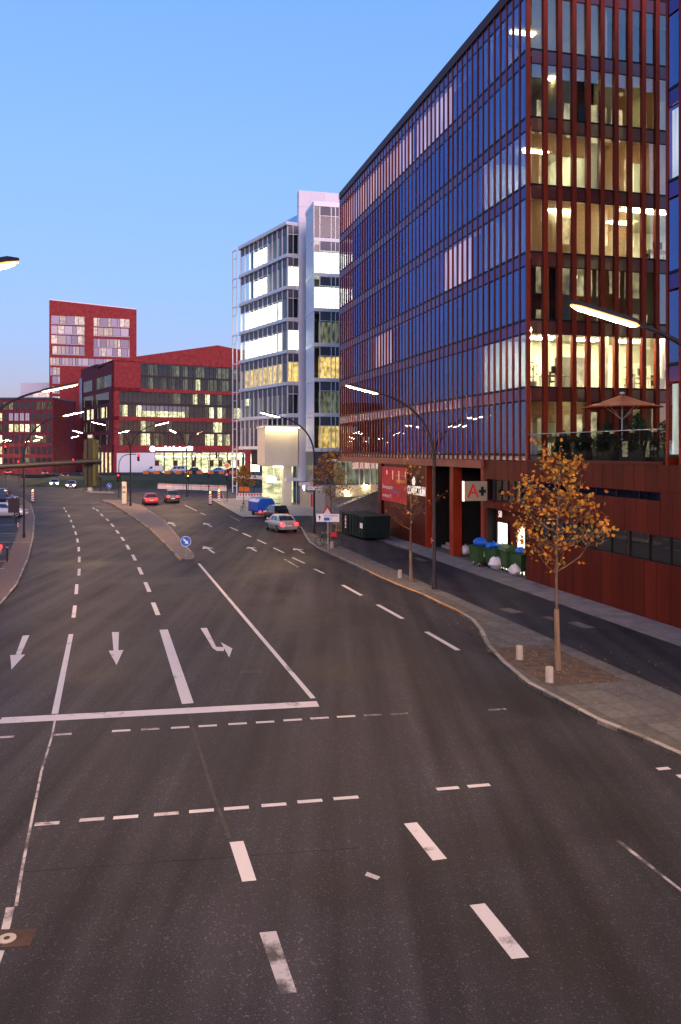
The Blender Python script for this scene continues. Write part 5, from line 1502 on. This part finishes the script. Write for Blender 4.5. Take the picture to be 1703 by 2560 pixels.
desk(1.0, -2.2, 1, 'office desk behind the second and third bright panes left of the lamp'); desk(1.0, -7.6, 1, 'office desk behind the bright panes right of the street lamp arm'); desk(1.6, -9.5, 1, 'office desk at the right end of the brightest floor'); desk(1.0, -8.6, 3, 'office desk behind the brilliant panes near the wing, upper floor')
X, Y = LW(4.6, -5.2)
t = thing('office_cabinet', 'tall grey cabinet standing in the middle of the brightest office floor', 'cabinet', (X, Y, ZK(1)), FANG)
MB().cbox(-0.3, 0.3, -0.9, 0.9, 0, 2.2, 0.01).build('body', M['concrete'], t); MB().box(-0.31, -0.301, -0.02, 0.02, 0.1, 2.1).build('door_gap', M['ink'], t)
def pot_plant(lx, ly, k, h, label, seed):
    rr = random.Random(seed); X, Y = LW(lx, ly)
    t = thing('pot_plant', label, 'plant', (X, Y, ZK(k)), 0, 'pot plants behind the office glass')
    MB().lathe([(0.14, 0), (0.19, 0.35), (0.02, 0.35)], 12).build('pot', M['stone'], t)
    b = MB()
    for i in range(160):
        a = rr.uniform(0, 6.28); r = rr.random()*0.45; zz = 0.4+rr.random()*h
        c = Vector((math.cos(a)*r, math.sin(a)*r, zz)); s = rr.uniform(0.05, 0.11); u = Vector((math.cos(a), math.sin(a), rr.uniform(-0.5, 0.6))); v = Vector((-math.sin(a), math.cos(a), 0))
        b.quad(tuple(c-u*s), tuple(c+v*s*0.35), tuple(c+u*s), tuple(c-v*s*0.35))
    b.build('leaves', M['leaf_green'], t); MB().tube([(0, 0, 0.3), (0.02, 0.01, 0.4+h*0.8)], 0.015, 5).build('stem', M['bark'], t)
pot_plant(0.7, -0.7, 1, 1.0, 'pot plant in the corner of the brightest office floor', 1); pot_plant(0.7, -6.5, 1, 0.9, 'pot plant behind the bright glass below the street lamp tip', 2); pot_plant(0.7, -6.3, 3, 1.4, 'tall pot plant behind the brilliant upper panes', 3); pot_plant(0.8, -9.3, 2, 1.3, 'dark pot plant behind the dim panes near the wing', 4)

# ------------------------------------------------------------------ rubbish: skip, bins, bags
x, y = LW(23.5, 2.2)
t = thing('skip_container', 'large dark green rubbish skip below the red banner', 'skip', (x, y, KH), FANG+R(4))
MB().prism_y([(-2.6, 0.15), (2.6, 0.15), (2.75, 1.75), (-2.75, 1.75)], -1.05, 1.05).build('body', M['skip_green'], t)
for i in range(8): MB().box(-2.5+i*0.7, -2.38+i*0.7, 1.05, 1.12, 0.2, 1.7).build('rib', M['skip_green'], t)
MB().box(-2.8, 2.8, -1.12, 1.12, 1.75, 1.85).build('rim', M['skip_green'], t)
for i in range(6): MB().box(-2.72, -2.66, -0.95+i*0.36, -0.85+i*0.36, 0.2, 1.7).build('end_rib', M['skip_green'], t)
MB().box(-2.5, -1.9, 1.13, 1.14, 0.9, 1.3).build('notice', M['sign_white'], t)
w = MB().box(1.4, 1.7, 1.13, 1.14, 0.6, 1.6).build('warning_panel', M['sign_white'], t)
for i in range(3): MB().prism_y([(1.4, 0.65+i*0.33), (1.7, 0.8+i*0.33), (1.7, 0.95+i*0.33), (1.4, 0.8+i*0.33)], 1.141, 1.144).build('stripe', M['sign_red'], w)
x, y = LW(27.6, 3.2)
t = thing('wooden_pallet', 'pale wooden pallet leaning against the end of the skip', 'pallet', (x, y, KH), FANG)
for i in range(5):
    o = MB().box(0, 0.03, -0.5+i*0.2, -0.38+i*0.2, 0, 1.5).build('plank', M['wood'], t, (0, 0, 0.02), (0, R(-20), 0))
for z in (0.1, 0.72, 1.35): MB().box(0.03, 0.1, -0.5, 0.42, z, z+0.1).build('bearer', M['wood'], t, (0, 0, 0.02), (0, R(-20), 0))
bin_lid = MB().lathe([(0.62, -0.62), (0.62, 0.62)], 12, (0, 0, 0), 'x')
def wheelie(px, py, label, top, a=0.0, sheet=False, yellow=False):
    x, y = gs(px, py, KH)
    t = thing('waste_bin', label, 'bin', (x, y, KH), FANG+a, 'green wheeled waste bins at the entrance')
    rings = []
    for z, sx, sy in [(0.22, 0.5, 0.38), (0.3, 0.58, 0.43), (1.15, 0.66, 0.52), (1.2, 0.7, 0.56)]:
        rings.append([(-sx, -sy, z), (sx, -sy, z), (sx, sy, z), (-sx, sy, z)])
    MB().loft(rings).build('body', M['bin_green'], t)
    if top == 'lid': MB().prism_x([(-0.55, 1.2), (0.55, 1.2), (0.5, 1.38), (0.2, 1.5), (-0.2, 1.5), (-0.5, 1.38)], -0.68, 0.68).build('lid', M['bin_green'], t)
    for sx in (-0.42, 0.42):
        for sy in (-0.3, 0.3): MB().lathe([(0.09, -0.025), (0.09, 0.025)], 10, (sx, sy, 0.09), 'y').build('wheel', M['tyre'], t); MB().box(sx-0.03, sx+0.03, sy-0.04, sy+0.04, 0.1, 0.24).build('castor', M['cream_panel'], t)
    if sheet: MB().quad((-0.62, -0.3, 0.62), (-0.62, 0.12, 0.62), (-0.66, 0.12, 1.1), (-0.66, -0.3, 1.1)).build('label_sheet', M['sign_white'], t, (-0.03, 0, 0))
    if yellow: MB().quad((-0.62, -0.25, 0.55), (-0.62, 0.2, 0.55), (-0.66, 0.2, 1.05), (-0.66, -0.25, 1.05)).build('label_sheet', M['sign_orange'], t, (-0.03, 0, 0))
    return x, y
def bag(x, y, z, r, m, label, seed, sz=0.75):
    rr = random.Random(seed)
    t = thing('rubbish_bag', label, 'bag', (x, y, z))
    MB().ball((0, 0, r*sz), r, 11, 7, sz, 0.2, rr).build('sack', M[m], t, smooth=True)
    MB().tube([(0, 0, r*sz*1.9), (0.01, 0.02, r*sz*1.9+0.04), (0.03, 0.0, r*sz*1.9+0.08)], [0.06, 0.03, 0.05], 7).build('knot', M[m], t)
bins = [wheelie(1203, 1414, 'green wheeled bin with white label, leftmost of the row', 'open', 0, True), wheelie(1243, 1421, 'green wheeled bin second from the left in the row', 'open', R(4)), wheelie(1276, 1428, 'green wheeled bin with rounded lid, third in the row', 'lid', R(-5)), wheelie(1308, 1436, 'green wheeled bin with orange label by the wall corner', 'open', R(3), False, True)]
bag(bins[0][0], bins[0][1], KH+1.1, 0.5, 'bag_blue', 'bulging blue rubbish bag heaped on the leftmost bin', 1, 0.6)
bag(bins[1][0]-0.2, bins[1][1]+0.1, KH+1.1, 0.5, 'bag_blue', 'flat blue rubbish bag lying in the second bin', 2, 0.42)
bag(bins[1][0]+0.3, bins[1][1]-0.1, KH+1.1, 0.38, 'bag_blue', 'smaller blue rubbish bag on the right side of the second bin', 5, 0.45)
bag(bins[3][0], bins[3][1], KH+1.1, 0.45, 'bag_blue', 'blue rubbish bag in the bin by the wall corner', 3, 0.5)
bag(bins[3][0]-0.55, bins[3][1]-0.45, KH+0.02, 0.33, 'bag_white', 'white rubbish bag beside the bin with the orange label', 4, 0.9)
x, y = gs(1243, 1420, KH); bag(x-0.2, y-0.75, KH, 0.42, 'bag_white', 'large white rubbish bag standing before the second bin', 6, 0.95)
x, y = gs(1164, 1388, KH); bag(x, y, KH, 0.36, 'bag_white', 'lone white rubbish bag at the foot of the portal steps', 7, 0.95)

# ------------------------------------------------------------------ bicycles
def bicycle(x, y, a, label, crate=None, z=KH, tilt=R(6)):
    t = thing('bicycle', label, 'bicycle', (x, y, z), (tilt, 0, a), 'parked bicycles')
    for wx in (-0.52, 0.52):
        w = MB()
        n = 20; pts = [(wx+0.33*math.cos(2*math.pi*i/n), 0, 0.34+0.33*math.sin(2*math.pi*i/n)) for i in range(n+1)]
        w.tube(pts, 0.02, 6, False); wh = w.build('wheel', M['tyre'], t)
        s = MB()
        for i in range(8):
            an = math.pi*i/8; s.tube([(wx-0.32*math.cos(an), 0, 0.34-0.32*math.sin(an)), (wx+0.32*math.cos(an), 0, 0.34+0.32*math.sin(an))], 0.003, 4)
        s.build('spokes', M['galv'], wh)
    f = MB()
    bb, st, hd = (-0.08, 0, 0.3), (-0.2, 0, 0.85), (0.36, 0, 0.88)
    for p, q in [(bb, st), (bb, (0.38, 0, 0.75)), ((-0.18, 0, 0.76), hd), (bb, (-0.52, 0, 0.34)), ((-0.18, 0, 0.76), (-0.52, 0, 0.34)), (hd, (0.52, 0, 0.34))]: f.tube([p, q], 0.017, 6)
    f.build('frame', M['pole_paint'], t)
    MB().tube([hd, (0.34, 0, 1.0)], 0.014, 6).tube([(0.24, -0.28, 1.02), (0.36, -0.1, 1.02), (0.36, 0.1, 1.02), (0.24, 0.28, 1.02)], 0.013, 6).build('handlebar', M['galv'], t)
    MB().cbox(-0.34, -0.08, -0.07, 0.07, 0.9, 0.96, 0.02).tube([st, (-0.21, 0, 0.92)], 0.013, 6).build('saddle', M['plastic_black'], t)
    MB().lathe([(0.09, -0.01), (0.09, 0.01)], 12, (-0.08, 0.04, 0.3), 'y').tube([(-0.08, 0.06, 0.3), (0.06, 0.06, 0.2)], 0.01, 5).build('crank', M['galv'], t)
    if crate: MB().cbox(-0.72, -0.3, -0.2, 0.2, 0.72, 1.02, 0.02).build('crate', M[crate], t)
x, y = gs(826, 1366, KH)
bicycle(x-0.25, y-0.1, R(172), 'dark bicycle with a red crate against the golden tree', 'sign_red'); bicycle(x+0.1, y+0.45, R(160), 'dark bicycle standing behind the one with the red crate', None, KH, R(-5))
x, y = gs(607, 1278, KH); bicycle(x, y, R(75), 'single dark bicycle at the kerb by the small rust tree')

# ------------------------------------------------------------------ cars
def car(kind, x, y, head, col, label, lights=None, z=0.0, group=None, name=None):
    mname = 'paint_%d' % len([m for m in MATS if m.startswith('paint_')])
    pm = mat(mname, col, 0.3, 0.35, coat=0.6)
    P = {'hatch': (4.0, 0.84, 1.45, [(-2.0, .35, .75, .72), (-1.95, .25, .92, .80), (-1.2, .2, .96, .84), (0.6, .2, .95, .84), (1.1, .2, .88, .83), (1.8, .24, .74, .76), (2.0, .3, .6, .62)], (-1.92, .95, -1.45, .2), .95),
         'sedan': (4.5, 0.87, 1.42, [(-2.25, .38, .8, .72), (-2.2, .27, .95, .80), (-1.5, .2, .98, .86), (0.8, .2, .94, .86), (1.3, .2, .88, .85), (2.0, .24, .76, .78), (2.25, .3, .6, .64)], (-1.75, 1.15, -1.0, .4), .95),
         'suv': (4.5, 0.9, 1.7, [(-2.25, .42, .9, .76), (-2.2, .3, 1.08, .85), (-1.5, .26, 1.1, .9), (0.9, .26, 1.08, .9), (1.3, .26, 1.02, .88), (2.1, .3, .88, .82), (2.25, .36, .68, .66)], (-2.2, 1.2, -1.85, .45), 1.08),
         'van': (4.9, 0.93, 1.95, [(-2.45, .4, 1.0, .82), (-2.42, .3, 1.12, .9), (-1.5, .25, 1.14, .93), (1.1, .25, 1.12, .93), (1.6, .25, 1.06, .91), (2.3, .28, .9, .84), (2.45, .34, .66, .7)], (-2.42, 1.7, -2.3, 1.0), 1.1)}[kind]
    L, hw, H, sec, (cb0, cb1, ct0, ct1), belt = P
    t = thing(name or {'hatch': 'hatchback', 'sedan': 'saloon_car', 'suv': 'suv_car', 'van': 'van'}[kind], label, 'van' if kind == 'van' else 'car', (x, y, z), head, group or 'cars on the street')
    rings = []
    for sx, zb_, zt, w in sec:
        rings.append([(sx, -w*0.9, zb_), (sx, w*0.9, zb_), (sx, w, zb_+0.12), (sx, w, zt-0.16), (sx, w*0.93, zt-0.03), (sx, w*0.8, zt), (sx, -w*0.8, zt), (sx, -w*0.93, zt-0.03), (sx, -w, zt-0.16), (sx, -w, zb_+0.12)])
    MB().loft(rings).build('body', pm, t, smooth=True)
    bw, tw = hw*0.92, hw*0.74
    if kind == 'van': bw, tw = hw*0.95, hw*0.84
    def cring(k):   # greenhouse at height fraction k
        x0 = cb0+(ct0-cb0)*k; x1 = cb1+(ct1-cb1)*k; w = bw+(tw-bw)*k; zz = belt-0.02+(H-belt+0.02)*k
        return [(x0, -w, zz), (x1, -w, zz), (x1, w, zz), (x0, w, zz)]
    top = [(p[0]*1.0+(0.12 if i in (0, 3) else -0.12), p[1]*0.9, H+0.035) for i, p in enumerate(cring(1.0))]
    MB().loft([cring(0), cring(0.94), cring(1.0), top]).build('cabin', pm, t, smooth=True)
    def face(a, b, k0, k1, f0, f1, name):   # window on cabin side a->b, slightly proud
        r0, r1 = cring(k0), cring(k1)
        def lp(p, q, f): return Vector(p).lerp(Vector(q), f)
        pts = [lp(r0[a], r0[b], f0), lp(r0[a], r0[b], f1), lp(r1[a], r1[b], f1), lp(r1[a], r1[b], f0)]
        nn = (pts[1]-pts[0]).cross(pts[3]-pts[0]).normalized()*0.006
        MB().quad(*[tuple(p+nn) for p in pts]).build(name, M['car_glass'], t)
    face(1, 2, 0.08, 0.9, 0.06, 0.94, 'windscreen'); face(3, 0, 0.15, 0.88, 0.08, 0.92, 'rear_window')
    for a, b in ((0, 1), (2, 3)):
        if kind == 'van' and lights != 'glazed':
            face(a, b, 0.12, 0.82, 0.72 if a == 0 else 0.06, 0.94 if a == 0 else 0.28, 'side_window')
        else:
            for f0, f1 in ((0.1, 0.35), (0.38, 0.63), (0.66, 0.9)) if kind in ('van', 'suv') else ((0.14, 0.48), (0.52, 0.86)): face(a, b, 0.1, 0.86, f0, f1, 'side_window')
    wr = 0.31 if kind in ('hatch', 'sedan') else 0.35
    for wx in (-L*0.31, L*0.315):
        for s in (-1, 1):
            w = MB().lathe([(wr*0.6, -0.1), (wr, -0.09), (wr, 0.09), (wr*0.6, 0.1)], 18, (wx, s*(hw-0.075), wr), 'y').build('wheel', M['tyre'], t)
            MB().lathe([(wr*0.62, 0.0), (wr*0.6, s*0.012), (0.03, s*0.004)], 14, (wx, s*(hw+0.018), wr), 'y').build('rim', M['rim'], w)
    tl, hl = ('tail_lit' if lights in ('tail', 'both') else 'tail_off'), ('head_lit' if lights in ('head', 'both') else 'head_off')
    for s in (-1, 1):
        MB().cbox(-L/2-0.03, -L/2+0.1, s*(hw-0.24)-0.15, s*(hw-0.24)+0.15, belt-0.3, belt-0.1, 0.02).build('tail_light', M[tl], t)
        MB().cbox(L/2-0.2, L/2-0.02, s*(hw-0.28)-0.16, s*(hw-0.28)+0.16, belt-0.34, belt-0.2, 0.02).build('headlight', M[hl], t)
        MB().cbox(cb1-0.28, cb1-0.12, s*(hw+0.05)-0.09, s*(hw+0.05)+0.09, belt, belt+0.13, 0.02).build('mirror', pm, t)
    MB().cbox(-L/2-0.05, -L/2+0.08, -hw*0.82, hw*0.82, 0.32, 0.52, 0.03).build('rear_bumper', pm, t)
    MB().cbox(L/2-0.06, L/2+0.05, -hw*0.72, hw*0.72, 0.28, 0.46, 0.03).build('front_bumper', pm, t)
    MB().box(-L/2-0.056, -L/2-0.051, -0.26, 0.26, 0.56, 0.67).build('number_plate', M['sign_white'], t)
    MB().box(-L/2-0.05, -L/2-0.02, -0.28, 0.28, 0.54, 0.69).build('plate_holder', M['plastic_black'], t)
    MB().box(L/2+0.051, L/2+0.056, -0.26, 0.26, 0.34, 0.44).build('number_plate', M['sign_white'], t)
    MB().box(L/2-0.04, L/2+0.015, -hw*0.5, hw*0.5, belt-0.38, belt-0.28).build('grille', M['plastic_black'], t)
    return t
GO = FANG                                 # traffic leaving along the street
x, y = gs(712, 1334); car('sedan', x-0.5, y+2.6, GO+R(8), (0.32, 0.32, 0.34), 'silver grey saloon parked in the kerb bay, nearest of the three', 'tail')
x, y = gs(694, 1301); car('hatch', x-0.3, y+1.5, GO+R(8), (0.012, 0.013, 0.016), 'black hatchback parked in front of the silver saloon', None)
# trailer with blue tarpaulin
x, y = gs(650, 1291)
t = thing('covered_trailer', 'flat trailer under a bright blue tarpaulin parked ahead of the black car', 'trailer', (x, y+1.2, 0.0), GO+R(10))
MB().prism_x([(-0.95, 0.6), (0.95, 0.6), (0.95, 1.55), (0.6, 1.9), (-0.6, 1.95), (-0.95, 1.55)], -1.7, 1.5).build('tarpaulin', M['bag_blue'], t)
MB().box(-1.75, 1.6, -0.92, 0.92, 0.45, 0.6).build('bed', M['pole_paint'], t)
for s in (-1, 1):
    MB().lathe([(0.2, -0.08), (0.3, -0.08), (0.3, 0.08), (0.2, 0.08)], 14, (-0.3, s*0.98, 0.3), 'y').build('wheel', M['tyre'], t)
    MB().box(-1.8, -1.76, s*0.7-0.12, s*0.7+0.12, 0.48, 0.6).build('tail_light', M['tail_lit'], t)
MB().tube([(1.6, 0, 0.5), (2.8, 0, 0.45)], 0.04, 6).build('drawbar', M['galv'], t)
# traffic waiting at the crossing
x, y = gs(366, 1263); car('hatch', x, y+2, GO+R(4), (0.25, 0.02, 0.02), 'red hatchback with glowing tail lights waiting beside the island tip', 'tail')
x, y = gs(421, 1258); car('suv', x, y+2, GO+R(2), (0.05, 0.04, 0.045), 'dark suv with tail lights on, waiting right of the red hatchback', 'tail')
x, y = gs(170, 1222); car('sedan', x, y+2, R(-76), (0.16, 0.15, 0.15), 'oncoming grey saloon with lit headlights beyond the crossing', 'head')
x, y = gs(128, 1217); car('hatch', x, y+2, R(-74), (0.3, 0.3, 0.32), 'oncoming pale hatchback with headlights left of the grey saloon', 'head')
x, y = gs(210, 1193); car('sedan', x, y, GO+R(10), (0.06, 0.05, 0.06), 'distant dark car with red tail lights by the arcade', 'tail')
x, y = gs(160, 1196); car('hatch', x, y, GO+R(14), (0.1, 0.02, 0.03), 'distant dark red car with tail lights left of the arcade', 'tail')
for i, (px, py, kd, lab) in enumerate([(20, 1186, 'sedan', 'far dark saloon with tail lights under the high red signal'), (62, 1183, 'hatch', 'far dark hatchback with tail lights beyond the left lamp post'), (240, 1199, 'suv', 'far dark suv with tail lights right of the signal mast end'), (112, 1188, 'sedan', 'far dark saloon with tail lights before the brick tower')]):
    x, y = gs(px, py); car(kd, x, y, GO+R(8), (0.03, 0.025, 0.03), lab, 'tail')
# parked on the left
x, y = gs(12, 1292, 0.1); car('hatch', x+0.2, y, R(6), (0.55, 0.54, 0.55), 'white hatchback parked side on at the left edge', None, 0.1)
x, y = gs(22, 1259, 0.1); car('van', x-1.5, y, R(8), (0.03, 0.035, 0.08), 'dark blue van parked behind the white hatchback', None, 0.1)
x, y = gs(-9, 1404, 0.1); car('hatch', x-2.1, y+0.4, R(-165), (0.35, 0.015, 0.015), 'red car of which only the rear corner shows at the left edge', 'tail', 0.1)
# parked along the quay road in front of the shops
for px, kind, col, lab, lg in [(386, 'van', (0.6, 0.6, 0.62), 'white panel van parked left under the long lit sign', None), (444, 'van', (0.5, 0.5, 0.52), 'white minibus with dark windows parked beside the panel van', 'glazed'), (482, 'hatch', (0.02, 0.02, 0.035), 'dark blue small car parked right of the minibus', None), (544, 'sedan', (0.08, 0.2, 0.42), 'light blue saloon parked under the lit shop windows', None), (578, 'hatch', (0.1, 0.015, 0.02), 'dark red car parked at the right end of the row', None)]:
    Yc = 229.0; car(kind, (px-HX)/FOC*Yc, Yc, R(182), col, lab, lg, 0.9, 'cars parked along the quay road')
for i in range(9):
    px = 365+i*27; Yc = 219.0
    t = thing('barrier_block', 'small orange barrier block on the quay edge, number %s from left' % ['one', 'two', 'three', 'four', 'five', 'six', 'seven', 'eight', 'nine'][i], 'barrier', ((px-HX)/FOC*Yc, Yc, 0.9), 0, 'orange blocks along the quay edge')
    MB().prism_x([(-0.3, 0), (0.3, 0), (0.15, 0.8), (-0.15, 0.8)], -0.75, 0.75).build('block', M['orange_plastic'], t)
